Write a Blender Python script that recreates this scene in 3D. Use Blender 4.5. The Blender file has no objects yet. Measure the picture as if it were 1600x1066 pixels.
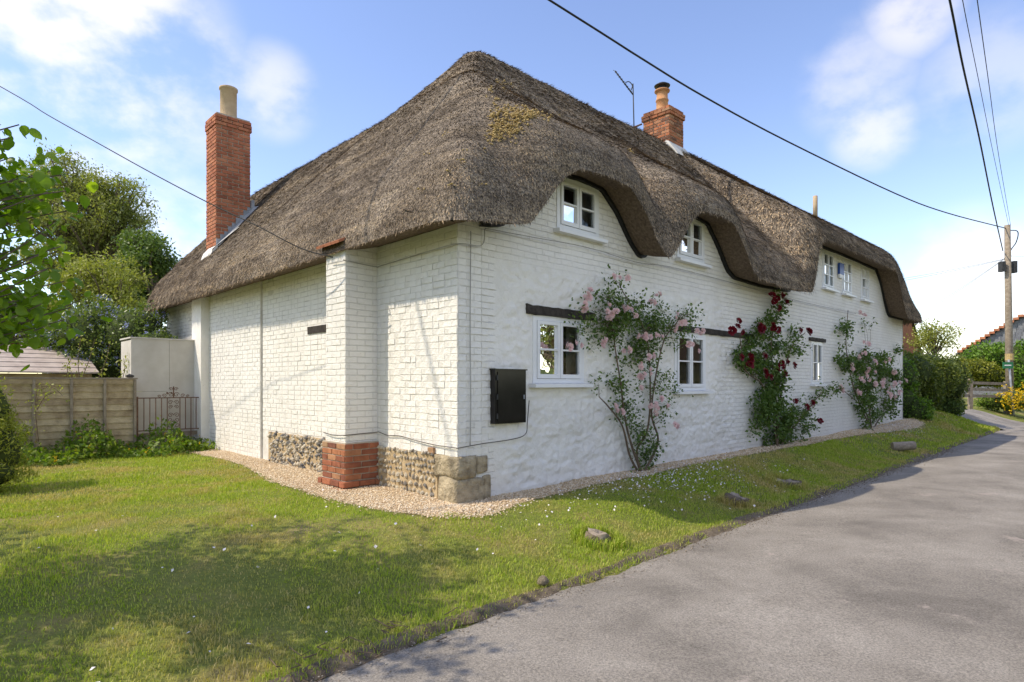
import bpy, bmesh, math, random
import numpy as np
from mathutils import Vector, Matrix
R = math.radians
rng = np.random.default_rng(11); random.seed(11)
sc = bpy.context.scene; col = sc.collection

# ------------------------------------------------------------------ camera
cam = bpy.data.cameras.new('camera'); cam_o = bpy.data.objects.new('camera', cam); col.objects.link(cam_o)
cam.sensor_width = 36; cam.lens = 964/1600*36; cam.shift_y = (600-533)/1600
cam.clip_start = .05; cam.clip_end = 5000
cam_o.location = (0, 0, 1.6); cam_o.rotation_euler = (R(90), 0, 0)
sc.camera = cam_o
# ------------------------------------------------------------------ house axes: s along the front, t along the side
HA = R(44.0); HC = (-.597, 6.77)
UX, UY = math.cos(HA), math.sin(HA)
def W(s, t, z=0.0): return Vector((HC[0]+s*UX-t*UY, HC[1]+s*UY+t*UX, z))
def L(x, y):
    dx = x-HC[0]; dy = y-HC[1]
    return dx*UX+dy*UY, -dx*UY+dy*UX
def px_front(x, y, t=0.0):
    k = (x-800)/964; ox, oy = HC[0]-t*UY, HC[1]+t*UX
    s = (k*oy-ox)/(UX-k*UY); Y = oy+s*UY
    return s, 1.6+(600-y)/964*Y
def px_at(x, y, Y): return Vector(((x-800)/964*Y, Y, 1.6+(600-y)/964*Y))
# ------------------------------------------------------------------ sky and sun
SUN_L = Vector((-.454, .27, .615))                      # towards the sun, in (s, t, z)
sun_dir = Vector((SUN_L.x*UX-SUN_L.y*UY, SUN_L.x*UY+SUN_L.y*UX, SUN_L.z)).normalized()
sun = bpy.data.lights.new('sun', 'SUN'); sun_o = bpy.data.objects.new('sun', sun); col.objects.link(sun_o)
sun.energy = 2.0; sun.angle = R(.5); sun.color = (1, .95, .86)
sun_o.rotation_euler = sun_dir.to_track_quat('Z', 'Y').to_euler()
w = bpy.data.worlds.new('World'); sc.world = w; w.use_nodes = True
nt = w.node_tree; nt.nodes.clear()
def N(nt, typ, **kw):
    n = nt.nodes.new(typ)
    for k, v in kw.items():
        if k in n.inputs.keys() if isinstance(k, str) else False: n.inputs[k].default_value = v
        else: setattr(n, k, v)
    return n
def lk(nt, a, b): nt.links.new(a, b)
sky = nt.nodes.new('ShaderNodeTexSky'); sky.sky_type = 'NISHITA'; sky.sun_disc = False
sky.sun_elevation = math.asin(sun_dir.z); sky.sun_rotation = math.atan2(sun_dir.x, sun_dir.y)
sky.air_density = 1.0; sky.dust_density = .25; sky.ozone_density = 2.6
tc = nt.nodes.new('ShaderNodeTexCoord')
def vmath(nt, op, a, b=None):
    n = nt.nodes.new('ShaderNodeVectorMath'); n.operation = op; lk(nt, a, n.inputs[0])
    if b is not None:
        if hasattr(b, 'links'): lk(nt, b, n.inputs[1])
        else: n.inputs[1].default_value = b
    return n
def fmath(nt, op, a, b=None, clamp=False):
    n = nt.nodes.new('ShaderNodeMath'); n.operation = op; n.use_clamp = clamp
    for i, q in enumerate((a, b)):
        if q is None: continue
        if hasattr(q, 'links'): lk(nt, q, n.inputs[i])
        else: n.inputs[i].default_value = q
    return n.outputs[0]
def mrange(nt, v, a, b, c=0., d=1.):
    n = nt.nodes.new('ShaderNodeMapRange'); n.interpolation_type = 'SMOOTHSTEP'; lk(nt, v, n.inputs[0])
    for i, q in enumerate((a, b, c, d)): n.inputs[1+i].default_value = q
    return n.outputs[0]
dirv = tc.outputs['Generated']
# wind-drawn clouds: where each bank drifts (as a sky direction) times a broken noise
banks = [((110, 85), 10, .9), ((285, 115), 5, .6), ((20, 150), 7, .6), ((120, 235), 6, .45), ((425, 145), 3.5, .5), ((270, 380), 6, .7), ((1340, 125), 4, .4),
         ((1365, 200), 3.0, .55), ((1425, 22), 3, .6), ((1545, 125), 4.5, .32), ((1535, 485), 7, .75), ((1480, 525), 6, .6), ((2500, 260), 16, .9), ((-600, 150), 16, .9)]
acc = None
for (bx, by), deg, amt in banks:
    c = Vector(((bx-800)/964, 1, (600-by)/964)).normalized()
    d = vmath(nt, 'DOT_PRODUCT', dirv, c).outputs['Value']
    m = mrange(nt, d, math.cos(R(deg*1.25)), math.cos(R(deg*.1)), 0, amt)
    acc = m if acc is None else fmath(nt, 'MAXIMUM', acc, m)
# broken cloud added outside the frame to brighten the shaded front wall
sep = nt.nodes.new('ShaderNodeSeparateXYZ'); lk(nt, dirv, sep.inputs[0])
n0 = nt.nodes.new('ShaderNodeTexNoise'); lk(nt, dirv, n0.inputs['Vector']); n0.inputs['Scale'].default_value = 2.2; n0.inputs['Detail'].default_value = 3
rest = fmath(nt, 'MULTIPLY', mrange(nt, n0.outputs['Fac'], .38, .6), mrange(nt, sep.outputs['Y'], .45, .15))
acc = fmath(nt, 'MAXIMUM', acc, rest)
mp = nt.nodes.new('ShaderNodeMapping'); lk(nt, dirv, mp.inputs[0]); mp.inputs['Scale'].default_value = (1, 1, 1.5); mp.inputs['Rotation'].default_value = (0, R(10), 0)
n1 = nt.nodes.new('ShaderNodeTexNoise'); lk(nt, mp.outputs[0], n1.inputs['Vector'])
n1.inputs['Scale'].default_value = 6; n1.inputs['Detail'].default_value = 8; n1.inputs['Roughness'].default_value = .55; n1.inputs['Distortion'].default_value = .0
cl = fmath(nt, 'MULTIPLY', acc, mrange(nt, n1.outputs['Fac'], .38, .62))
cl = fmath(nt, 'MULTIPLY', cl, .84, True)
hs_ = nt.nodes.new('ShaderNodeHueSaturation'); hs_.inputs['Saturation'].default_value = 1.08; hs_.inputs['Hue'].default_value = .512; lk(nt, sky.outputs[0], hs_.inputs['Color'])
mix = nt.nodes.new('ShaderNodeMixRGB'); lk(nt, cl, mix.inputs[0]); lk(nt, hs_.outputs[0], mix.inputs[1]); mix.inputs[2].default_value = (4.3, 4.3, 4.5, 1)
bg = nt.nodes.new('ShaderNodeBackground'); lk(nt, mix.outputs[0], bg.inputs[0]); bg.inputs[1].default_value = .15
wo = nt.nodes.new('ShaderNodeOutputWorld'); lk(nt, bg.outputs[0], wo.inputs[0])
sc.view_settings.view_transform = 'Standard'; sc.view_settings.look = 'None'; sc.view_settings.gamma = 1
sc.view_settings.exposure = 1.06
try:
    sc.view_settings.use_white_balance = True; sc.view_settings.white_balance_temperature = 7650; sc.view_settings.white_balance_tint = 10
except Exception: pass
sc.render.resolution_x = 1024; sc.render.resolution_y = 682
try:
    sc.cycles.max_bounces = 5; sc.cycles.diffuse_bounces = 3; sc.cycles.transparent_max_bounces = 8; sc.cycles.use_denoising = True
except Exception: pass

# ------------------------------------------------------------------ numpy noise
def _h(i, j, k):
    a = np.sin(i*127.1+j*311.7+k*74.7)*43758.5453
    return a-np.floor(a)
def vnoise(p):
    p = np.asarray(p, float); i = np.floor(p); f = p-i; f = f*f*(3-2*f)
    o = 0
    for a in (0, 1):
        for b in (0, 1):
            for c in (0, 1):
                wgt = (f[:, 0] if a else 1-f[:, 0])*(f[:, 1] if b else 1-f[:, 1])*(f[:, 2] if c else 1-f[:, 2])
                o = o+wgt*_h(i[:, 0]+a, i[:, 1]+b, i[:, 2]+c)
    return o*2-1
def fbm(p, oct=4):
    p = np.asarray(p, float); o = 0; a = 1.; t = 0
    for k in range(oct): o = o+a*vnoise(p+17.3*k); t += a; a *= .5; p = p*2.03
    return o/t
def smax(a, b, k):
    h = np.maximum(k-np.abs(a-b), 0)/k
    return np.maximum(a, b)+h*h*k*.25
def smin(a, b, k): return -smax(-a, -b, k)
def sstep(x, a, b):
    x = np.clip((x-a)/(b-a), 0, 1); return x*x*(3-2*x)
# ------------------------------------------------------------------ mesh helpers
class MB:
    def __init__(s): s.V = []; s.F = []; s.n = 0
    def add(s, V, F):
        V = np.asarray(V, float).reshape(-1, 3)
        s.V.append(V); s.F += [tuple(int(q)+s.n for q in f) for f in F]; s.n += len(V); return s
    def box(s, x0, x1, y0, y1, z0, z1):
        V = [(x, y, z) for z in (z0, z1) for y in (y0, y1) for x in (x0, x1)]
        return s.add(V, [(0, 2, 3, 1), (4, 5, 7, 6), (0, 1, 5, 4), (2, 6, 7, 3), (0, 4, 6, 2), (1, 3, 7, 5)])
    def bar(s, a, b, wx, wy, up=(0, 0, 1)):
        a = Vector(a); b = Vector(b); d = (b-a).normalized(); up = Vector(up)
        if abs(d.dot(up)) > .95: up = Vector((1, 0, 0))
        x = d.cross(up).normalized()*wx/2; y = x.cross(d).normalized()*wy/2
        V = [p+i*x+j*y for p in (a, b) for j in (-1, 1) for i in (-1, 1)]
        return s.add([tuple(v) for v in V], [(0, 2, 3, 1), (4, 5, 7, 6), (0, 1, 5, 4), (2, 6, 7, 3), (0, 4, 6, 2), (1, 3, 7, 5)])
    def tube(s, pts, rad, n=6, caps=True):
        pts = [Vector(p) for p in pts]; k = len(pts)
        if not hasattr(rad, '__len__'): rad = [rad]*k
        V = []; F = []; prev = None
        for i, p in enumerate(pts):
            d = (pts[min(i+1, k-1)]-pts[max(i-1, 0)])
            d = d.normalized() if d.length > 1e-9 else Vector((0, 0, 1))
            if prev is None: x = d.orthogonal().normalized()
            else:
                x = prev-d*prev.dot(d)
                x = x.normalized() if x.length > 1e-6 else d.orthogonal().normalized()
            prev = x; y = d.cross(x)
            for j in range(n):
                a = 2*math.pi*j/n; V.append(tuple(p+rad[i]*(math.cos(a)*x+math.sin(a)*y)))
        for i in range(k-1):
            for j in range(n):
                a = i*n+j; b = i*n+(j+1) % n; F.append((a, b, b+n, a+n))
        if caps: F.append(tuple(range(n-1, -1, -1))); F.append(tuple(range((k-1)*n, k*n)))
        return s.add(V, F)
    def lathe(s, prof, cx, cy, n=16):
        V = []; F = []
        for r, z in prof:
            for j in range(n):
                a = 2*math.pi*j/n; V.append((cx+r*math.cos(a), cy+r*math.sin(a), z))
        for i in range(len(prof)-1):
            for j in range(n):
                a = i*n+j; b = i*n+(j+1) % n; F.append((a, b, b+n, a+n))
        F.append(tuple(range(n-1, -1, -1))); F.append(tuple(range((len(prof)-1)*n, len(prof)*n)))
        return s.add(V, F)
    def prism(s, poly, y0, y1):          # polygon in (x, z), extruded along y
        n = len(poly); V = [(x, y0, z) for x, z in poly]+[(x, y1, z) for x, z in poly]
        F = [tuple(range(n)), tuple(range(2*n-1, n-1, -1))]+[(i, i+n, (i+1) % n+n, (i+1) % n) for i in range(n)]
        return s.add(V, F)
    def mesh(s, name, smooth=False):
        me = bpy.data.meshes.new(name)
        V = np.vstack(s.V) if s.V else np.zeros((0, 3))
        me.from_pydata(V.tolist(), [], s.F); 
        bm = bmesh.new(); bm.from_mesh(me); bmesh.ops.recalc_face_normals(bm, faces=bm.faces); bm.to_mesh(me); bm.free()
        if smooth: me.polygons.foreach_set('use_smooth', [True]*len(me.polygons))
        me.update(); return me
    def build(s, name, m, parent=None, smooth=False): return obj(name, s.mesh(name, smooth), m, parent)
def npmesh(name, V, F, smooth=False):
    V = np.ascontiguousarray(V, np.float32); F = np.ascontiguousarray(F, np.int32); k = F.shape[1]
    me = bpy.data.meshes.new(name); me.vertices.add(len(V)); me.vertices.foreach_set('co', V.ravel())
    me.loops.add(F.size); me.loops.foreach_set('vertex_index', F.ravel())
    me.polygons.add(len(F)); me.polygons.foreach_set('loop_start', np.arange(0, F.size, k, dtype=np.int32))
    if smooth: me.polygons.foreach_set('use_smooth', np.ones(len(F), bool))
    me.update(calc_edges=True); me.validate(); return me
def obj(name, me, m, parent=None):
    o = bpy.data.objects.new(name, me); col.objects.link(o)
    if m is not None:
        if me is not None and len(me.materials) == 0: me.materials.append(m)
    if parent is not None: o.parent = parent
    return o
def tag(o, label=None, cat=None, group=None, kind=None):
    if label: o['label'] = label
    if cat: o['category'] = cat
    if group: o['group'] = group
    if kind: o['kind'] = kind
    return o
def empty(name, loc=(0, 0, 0), rz=0):
    o = bpy.data.objects.new(name, None); col.objects.link(o); o.location = loc; o.rotation_euler = (0, 0, rz); o.empty_display_size = .2; return o
def spline(pts, n=24):
    pts = [np.array(p, float) for p in pts]
    P = [2*pts[0]-pts[1]]+pts+[2*pts[-1]-pts[-2]]; out = []
    m = max(2, n//(len(pts)-1))
    for i in range(1, len(P)-2):
        for q in range(m):
            t = q/m; a, b, c, d = P[i-1], P[i], P[i+1], P[i+2]
            out.append(.5*((2*b)+(c-a)*t+(2*a-5*b+4*c-d)*t*t+(3*b-a-3*c+d)*t**3))
    out.append(pts[-1]); return out

# ------------------------------------------------------------------ materials
def new_mat(name):
    m = bpy.data.materials.new(name); m.use_nodes = True; t = m.node_tree; t.nodes.clear()
    o = t.nodes.new('ShaderNodeOutputMaterial'); b = t.nodes.new('ShaderNodeBsdfPrincipled'); lk(t, b.outputs[0], o.inputs[0])
    b.inputs['Specular IOR Level'].default_value = .3
    return m, t, b, o
def rgba(c): return (c[0], c[1], c[2], 1)
def noise(t, scale, detail=4, rough=.55, vec=None, dist=0):
    n = t.nodes.new('ShaderNodeTexNoise'); n.inputs['Scale'].default_value = scale; n.inputs['Detail'].default_value = detail
    n.inputs['Roughness'].default_value = rough; n.inputs['Distortion'].default_value = dist
    if vec is not None: lk(t, vec, n.inputs['Vector'])
    return n.outputs['Fac']
def ramp(t, fac, stops):
    n = t.nodes.new('ShaderNodeValToRGB'); lk(t, fac, n.inputs[0]); e = n.color_ramp.elements
    while len(e) < len(stops): e.new(.5)
    for el, (p, c) in zip(e, stops): el.position = p; el.color = rgba(c)
    return n.outputs[0]
def mixc(t, fac, a, b, mode='MIX'):
    n = t.nodes.new('ShaderNodeMixRGB'); n.blend_type = mode
    for i, q in enumerate((fac, a, b)):
        if hasattr(q, 'links'): lk(t, q, n.inputs[i])
        elif i == 0: n.inputs[0].default_value = q
        else: n.inputs[i].default_value = rgba(q)
    return n.outputs[0]
def bump(t, b, h, strength=.4, dist=.01):
    n = t.nodes.new('ShaderNodeBump'); n.inputs['Strength'].default_value = strength; n.inputs['Distance'].default_value = dist
    lk(t, h, n.inputs['Height']); lk(t, n.outputs[0], b.inputs['Normal']); return n
def ocoord(t): return t.nodes.new('ShaderNodeTexCoord').outputs['Object']
def pm(name, c1, c2, scale=6, rough=.8, bs=40, bstr=.3, bd=.005, spread=(.35, .65), metal=0, rnd=None):
    m, t, b, o = new_mat(name); v = ocoord(t)
    c = ramp(t, noise(t, scale, 5, .6, v), [(spread[0], c1), (spread[1], c2)])
    if rnd:
        oi = t.nodes.new('ShaderNodeObjectInfo'); c = mixc(t, .75, c, ramp(t, oi.outputs['Random'], rnd))
        gp = t.nodes.new('ShaderNodeNewGeometry').outputs['Position']
        c = mixc(t, .8, c, ramp(t, noise(t, 5, 6, .7, gp), [(.32, (.55, .52, .5)), (.5, (1, 1, 1)), (.68, (1.25, 1.3, 1.3))]), 'MULTIPLY')
    lk(t, c, b.inputs['Base Color']); b.inputs['Roughness'].default_value = rough; b.inputs['Metallic'].default_value = metal
    if bstr: bump(t, b, noise(t, bs, 5, .6, v), bstr, bd)
    return m
def leafmat(name, stops, trans=.35, rough=.45, nscale=1.2, tcol=None):
    m, t, b, o = new_mat(name)
    g = t.nodes.new('ShaderNodeNewGeometry'); v = ocoord(t)
    f = fmath(t, 'ADD', fmath(t, 'MULTIPLY', g.outputs['Random Per Island'], .65), fmath(t, 'MULTIPLY', noise(t, nscale, 3, .6, v), .35))
    c = ramp(t, f, stops); lk(t, c, b.inputs['Base Color']); b.inputs['Roughness'].default_value = rough
    if trans:
        tr = t.nodes.new('ShaderNodeBsdfTranslucent'); lk(t, mixc(t, 1, c, tcol or (1.5, 1.7, .6), 'MULTIPLY'), tr.inputs[0])
        mx = t.nodes.new('ShaderNodeMixShader'); mx.inputs[0].default_value = trans
        lk(t, b.outputs[0], mx.inputs[1]); lk(t, tr.outputs[0], mx.inputs[2]); lk(t, mx.outputs[0], o.inputs[0])
    return m
MT = {}
# painted brick / rubble wall: flat colour variation, brick or rubble relief
def wall_mat(name, brick):
    m, t, b, o = new_mat(name); v = ocoord(t); b.inputs['Roughness'].default_value = .75
    sx = t.nodes.new('ShaderNodeSeparateXYZ'); lk(t, v, sx.inputs[0])
    base = ramp(t, noise(t, 1.3, 6, .65, v), [(.3, (.735, .715, .675)), (.5, (.81, .79, .75)), (.7, (.85, .835, .80))])
    st = mrange(t, noise(t, 5, 8, .72, v), .60, .74)
    low = mrange(t, sx.outputs['Z'], .25, 1.2, .9, .14)
    base = mixc(t, fmath(t, 'MULTIPLY', st, low), base, (.30, .29, .26))
    hol = fmath(t, 'MULTIPLY', mrange(t, noise(t, 11, 7, .7, v, .8), .60, .70), .45)
    base = mixc(t, hol, base, (.52, .46, .38))
    speck = mrange(t, noise(t, 34, 4, .6, v), .68, .74)
    base = mixc(t, fmath(t, 'MULTIPLY', speck, .35), base, (.35, .34, .31))
    big = noise(t, 9, 5, .6, v, .3)
    hgt = fmath(t, 'ADD', fmath(t, 'MULTIPLY', big, .6), fmath(t, 'MULTIPLY', noise(t, 26, 6, .7, v, .5), .5))
    if brick:
        cb = t.nodes.new('ShaderNodeCombineXYZ'); wob = noise(t, 2.2, 3, .5, v)
        lk(t, fmath(t, 'ADD', sx.outputs['X'], sx.outputs['Y']), cb.inputs[0])
        lk(t, fmath(t, 'ADD', sx.outputs['Z'], fmath(t, 'MULTIPLY', wob, .03)), cb.inputs[1])
        bt = t.nodes.new('ShaderNodeTexBrick'); lk(t, cb.outputs[0], bt.inputs['Vector']); bt.inputs['Scale'].default_value = 1
        bt.inputs['Brick Width'].default_value = .225; bt.inputs['Row Height'].default_value = .075; bt.inputs['Mortar Size'].default_value = .005; bt.inputs['Mortar Smooth'].default_value = .4
        up = mrange(t, sx.outputs['Z'], 2.9, 3.4); rt = mrange(t, fmath(t, 'ADD', sx.outputs['X'], fmath(t, 'MULTIPLY', big, .8)), 6.0, 6.6)
        mid = fmath(t, 'MULTIPLY', mrange(t, sx.outputs['X'], 3.9, 4.3), mrange(t, sx.outputs['Z'], 1.1, 1.0, 1., 0.))
        lq = mrange(t, fmath(t, 'ADD', sx.outputs['X'], fmath(t, 'MULTIPLY', big, .2)), .66, .6)
        zone = fmath(t, 'MAXIMUM', fmath(t, 'MAXIMUM', up, rt), fmath(t, 'MAXIMUM', lq, 0.0)) if brick == 'front' else 1.0
        if brick == 'front':
            fade = fmath(t, 'MULTIPLY', mrange(t, noise(t, .9, 3, .5, v), .34, .5, .25, 1), zone)
            j = fmath(t, 'MULTIPLY', bt.outputs['Fac'], fade)
        else: j = bt.outputs['Fac']
        hgt = fmath(t, 'SUBTRACT', hgt, fmath(t, 'MULTIPLY', j, .55))
        base = mixc(t, fmath(t, 'MULTIPLY', j, fmath(t, 'MULTIPLY', noise(t, 7, 3, .6, v), .5)), base, (.42, .40, .36))
    lk(t, base, b.inputs['Base Color']); bump(t, b, hgt, .9, .026)
    return m
MT['front'] = wall_mat('painted_rubble', 'front')
MT['side'] = wall_mat('painted_brick', 'side')
MT['paint'] = wall_mat('white_paint', None)
def thatch_mat(name, strand):
    m, t, b, o = new_mat(name); v = ocoord(t); b.inputs['Roughness'].default_value = .95; b.inputs['Specular IOR Level'].default_value = .08
    sx = t.nodes.new('ShaderNodeSeparateXYZ'); lk(t, v, sx.inputs[0])
    patch = noise(t, 1.1, 5, .65, v, .5)
    base = ramp(t, patch, [(.3, (.18, .152, .125)), (.5, (.28, .24, .20)), (.72, (.40, .35, .295))])
    band = t.nodes.new('ShaderNodeMapping'); lk(t, v, band.inputs[0]); band.inputs['Scale'].default_value = (.4, .4, 4.5)
    bn = noise(t, 1.3, 5, .65, band.outputs[0], .5)
    base = mixc(t, .55, base, ramp(t, bn, [(.36, (.52, .5, .5)), (.5, (1, 1, 1)), (.64, (1.55, 1.48, 1.32))]), 'MULTIPLY')
    grain = noise(t, 44, 3, .8, v)
    base = mixc(t, .8, base, ramp(t, grain, [(.34, (.10, .09, .09)), (.48, (.8, .78, .76)), (.64, (2.1, 1.95, 1.75))]), 'MULTIPLY')
    geo = t.nodes.new('ShaderNodeNewGeometry')
    if strand:
        base = mixc(t, .9, base, ramp(t, geo.outputs['Random Per Island'], [(0, (.18, .17, .17)), (.45, (.7, .66, .62)), (.78, (1.7, 1.55, 1.35)), (1, (3.0, 2.7, 2.2))]), 'MULTIPLY')
    ly = mrange(t, noise(t, 2.3, 6, .7, v, .4), .62, .72)          # orange lichen drifts
    base = mixc(t, fmath(t, 'MULTIPLY', ly, .45), base, (.30, .19, .055))
    lk(t, base, b.inputs['Base Color'])
    mp = t.nodes.new('ShaderNodeMapping'); lk(t, v, mp.inputs[0]); mp.inputs['Scale'].default_value = (55, 55, 14)
    hgt = fmath(t, 'ADD', noise(t, 1, 3, .7, mp.outputs[0]), fmath(t, 'MULTIPLY', grain, .8))
    bump(t, b, hgt, 1.0, .04)
    return m
MT['thatch'] = thatch_mat('thatch', False); MT['straw'] = thatch_mat('thatch_straw', True)
MT['soffit'] = pm('cut_reed', (.10, .07, .05), (.21, .15, .105), 26, .95, 90, .9, .02)
MT['black'] = pm('tarred_board', (.010, .010, .011), (.022, .021, .02), 12, .6, 60, .4)
MT['beam'] = pm('old_dark_oak', (.022, .018, .015), (.06, .05, .042), 14, .8, 50, .7, .01)
MT['joinery'] = pm('white_gloss', (.74, .75, .77), (.80, .81, .82), 3, .35, 20, .05)
MT['redbrick'] = pm('red_brick', (.22, .075, .045), (.42, .17, .09), 14, .9, 70, .6, .008, rnd=[(0, (.15, .06, .045)), (.35, (.36, .12, .065)), (.75, (.42, .17, .085)), (1, (.40, .27, .16))])
MT['stackbrick'] = pm('orange_red_brick', (.38, .125, .06), (.48, .18, .09), 9, .85, 70, .4, .005, rnd=[(0, (.24, .085, .055)), (.4, (.38, .125, .07)), (1, (.44, .18, .10))])
MT['oldbrick'] = pm('weathered_brick', (.22, .09, .05), (.36, .17, .10), 9, .9, 70, .5, .006, rnd=[(0, (.10, .05, .04)), (.3, (.26, .10, .05)), (.6, (.45, .15, .07)), (1, (.38, .24, .15))])
MT['mortar'] = pm('lime_mortar', (.38, .33, .27), (.50, .44, .36), 20, .95, 90, .5)
MT['ochre'] = pm('ochre_mortar', (.38, .275, .16), (.56, .43, .27), 6, .95, 60, .8, .012)
MT['flint'] = pm('flint', (.30, .26, .21), (.46, .41, .33), 14, .6, 40, .6, .01, rnd=[(0, (.12, .115, .115)), (.2, (.24, .22, .20)), (.5, (.48, .41, .31)), (1, (.64, .56, .43))])
MT['ashlar'] = pm('weathered_stone', (.24, .195, .13), (.54, .45, .31), 7, .95, 22, 1.0, .04)
MT['pot'] = pm('buff_clay', (.42, .31, .20), (.52, .40, .27), 5, .8, 40, .2)
MT['terra'] = pm('terracotta', (.45, .20, .09), (.58, .33, .17), 6, .8, 40, .3)
MT['lead'] = pm('lead_sheet', (.20, .22, .25), (.34, .36, .39), 5, .55, 30, .3)
MT['whitelead'] = pm('pale_flashing', (.45, .45, .44), (.62, .62, .60), 5, .7, 30, .3)
MT['iron'] = pm('rusty_iron', (.10, .055, .035), (.20, .11, .07), 25, .8, 80, .5)
MT['darkmetal'] = pm('dark_metal', (.03, .03, .032), (.06, .06, .062), 8, .5, 30, .1, metal=.3)
MT['wallcable'] = pm('weathered_cable', (.07, .065, .06), (.13, .12, .11), 9, .7, 10, 0)
MT['cable'] = pm('black_cable', (.012, .012, .013), (.02, .02, .02), 5, .6, 10, 0)
MT['wirepaint'] = pm('painted_cable', (.30, .29, .27), (.42, .41, .39), 5, .7, 10, 0)
MT['box'] = pm('black_painted_steel', (.014, .012, .011), (.022, .019, .017), 4, .18, 8, .12)
MT['fence'] = pm('weathered_fence_board', (.26, .205, .14), (.44, .37, .27), 5, .9, 40, .6, .006, rnd=[(0, (.31, .235, .145)), (.5, (.44, .345, .21)), (1, (.52, .43, .29))])
MT['post'] = pm('fence_post_wood', (.22, .18, .14), (.34, .29, .23), 8, .9, 50, .6)
MT['panel'] = pm('cement_panel', (.50, .47, .42), (.60, .575, .53), 2.2, .85, 30, .2)
MT['blue'] = pm('blue_plastic', (.02, .07, .28), (.03, .09, .33), 3, .3, 10, 0)
MT['white'] = pm('white_plastic', (.75, .75, .76), (.8, .8, .8), 3, .4, 10, 0)
MT['curtain'] = pm('white_blind', (.62, .66, .72), (.70, .74, .78), 3, .8, 20, .2)
MT['bark'] = pm('bark', (.09, .07, .05), (.20, .16, .12), 12, .95, 40, .9, .02)
MT['cutwood'] = pm('cut_wood', (.22, .18, .14), (.38, .32, .26), 14, .9, 50, .7)
MT['stem'] = pm('rose_stem', (.10, .075, .05), (.17, .12, .08), 14, .85, 50, .6)
MT['pole'] = pm('pole_wood', (.20, .16, .12), (.32, .27, .21), 9, .9, 40, .5)
MT['slate'] = pm('slate', (.13, .14, .16), (.22, .23, .25), 4, .7, 20, .4, rnd=[(0, (.13, .14, .17)), (1, (.24, .25, .27))])
MT['tile'] = pm('clay_tile', (.38, .13, .07), (.52, .21, .11), 6, .85, 30, .3, rnd=[(0, (.34, .12, .07)), (1, (.55, .24, .13))])
MT['moss'] = pm('yellow_moss', (.40, .29, .12), (.58, .44, .22), 22, .95, 60, .9, .02)
def glass():
    m, t, b, o = new_mat('window_glass')
    tr = t.nodes.new('ShaderNodeBsdfTransparent'); tr.inputs[0].default_value = (.80, .86, .84, 1)
    gl = t.nodes.new('ShaderNodeBsdfGlossy'); gl.inputs['Roughness'].default_value = .015; gl.inputs[0].default_value = (1, 1, 1, 1)
    fr = t.nodes.new('ShaderNodeFresnel'); fr.inputs['IOR'].default_value = 1.55
    v = ocoord(t); bp = t.nodes.new('ShaderNodeBump'); bp.inputs['Strength'].default_value = .06; bp.inputs['Distance'].default_value = .05
    lk(t, noise(t, 3.5, 2, .5, v), bp.inputs['Height']); lk(t, bp.outputs[0], gl.inputs['Normal'])
    mx = t.nodes.new('ShaderNodeMixShader'); lk(t, fr.outputs[0], mx.inputs[0]); lk(t, tr.outputs[0], mx.inputs[1]); lk(t, gl.outputs[0], mx.inputs[2]); lk(t, mx.outputs[0], o.inputs[0])
    return m
MT['glass'] = glass()
# ground covers
def ground_mat():
    m, t, b, o = new_mat('turf_soil'); v = ocoord(t); b.inputs['Roughness'].default_value = .95
    c = ramp(t, noise(t, 1.1, 6, .65, v), [(.3, (.13, .165, .03)), (.5, (.20, .23, .05)), (.62, (.29, .25, .09)), (.75, (.38, .30, .17))])
    c = mixc(t, .6, c, ramp(t, noise(t, 30, 4, .7, v), [(.3, (.45, .45, .4)), (.7, (1.4, 1.4, 1.3))]), 'MULTIPLY')
    lk(t, c, b.inputs['Base Color']); bump(t, b, noise(t, 45, 4, .7, v), .9, .03); return m
MT['ground'] = ground_mat()
def road_mat():
    m, t, b, o = new_mat('old_tarmac'); v = ocoord(t); b.inputs['Roughness'].default_value = .85
    mp = t.nodes.new('ShaderNodeMapping'); lk(t, v, mp.inputs[0]); mp.inputs['Rotation'].default_value = (0, 0, -HA); mp.inputs['Scale'].default_value = (.45, 1.3, 1)
    lo = noise(t, .8, 7, .66, v, .3)
    c = ramp(t, lo, [(.34, (.165, .150, .132)), (.5, (.245, .224, .198)), (.66, (.31, .286, .256))])
    c = mixc(t, .85, c, ramp(t, noise(t, 70, 4, .85, v), [(.33, (.34, .34, .35)), (.5, (1, 1, 1)), (.68, (1.65, 1.62, 1.58))]), 'MULTIPLY')
    pale = fmath(t, 'MULTIPLY', mrange(t, noise(t, 1.1, 9, .75, v, .2), .60, .66), .65)
    c = mixc(t, pale, c, (.40, .345, .31))
    dk = fmath(t, 'MULTIPLY', mrange(t, noise(t, 2.7, 8, .75, v, .6), .66, .69), .55)
    c = mixc(t, dk, c, (.10, .092, .082))
    vo = t.nodes.new('ShaderNodeTexVoronoi'); lk(t, v, vo.inputs['Vector']); vo.inputs['Scale'].default_value = 110
    fl = fmath(t, 'MULTIPLY', mrange(t, vo.outputs['Distance'], .22, .12), .45)
    c = mixc(t, fl, c, (.33, .31, .285))
    lk(t, c, b.inputs['Base Color']); bump(t, b, fmath(t, 'ADD', noise(t, 120, 3, .7, v), fmath(t, 'MULTIPLY', noise(t, 20, 4, .6, v), .8)), .7, .008); return m
MT['road'] = road_mat()
MT['gravelbase'] = pm('gravel_bed', (.46, .35, .23), (.66, .53, .37), 60, .95, 90, 1.0, .02)
def pebble_mat():
    m, t, b, o = new_mat('pebble'); g = t.nodes.new('ShaderNodeNewGeometry'); b.inputs['Roughness'].default_value = .8
    lk(t, ramp(t, g.outputs['Random Per Island'], [(0, (.42, .28, .16)), (.3, (.66, .49, .31)), (.65, (.76, .61, .43)), (1, (.82, .74, .60))]), b.inputs['Base Color']); return m
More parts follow.
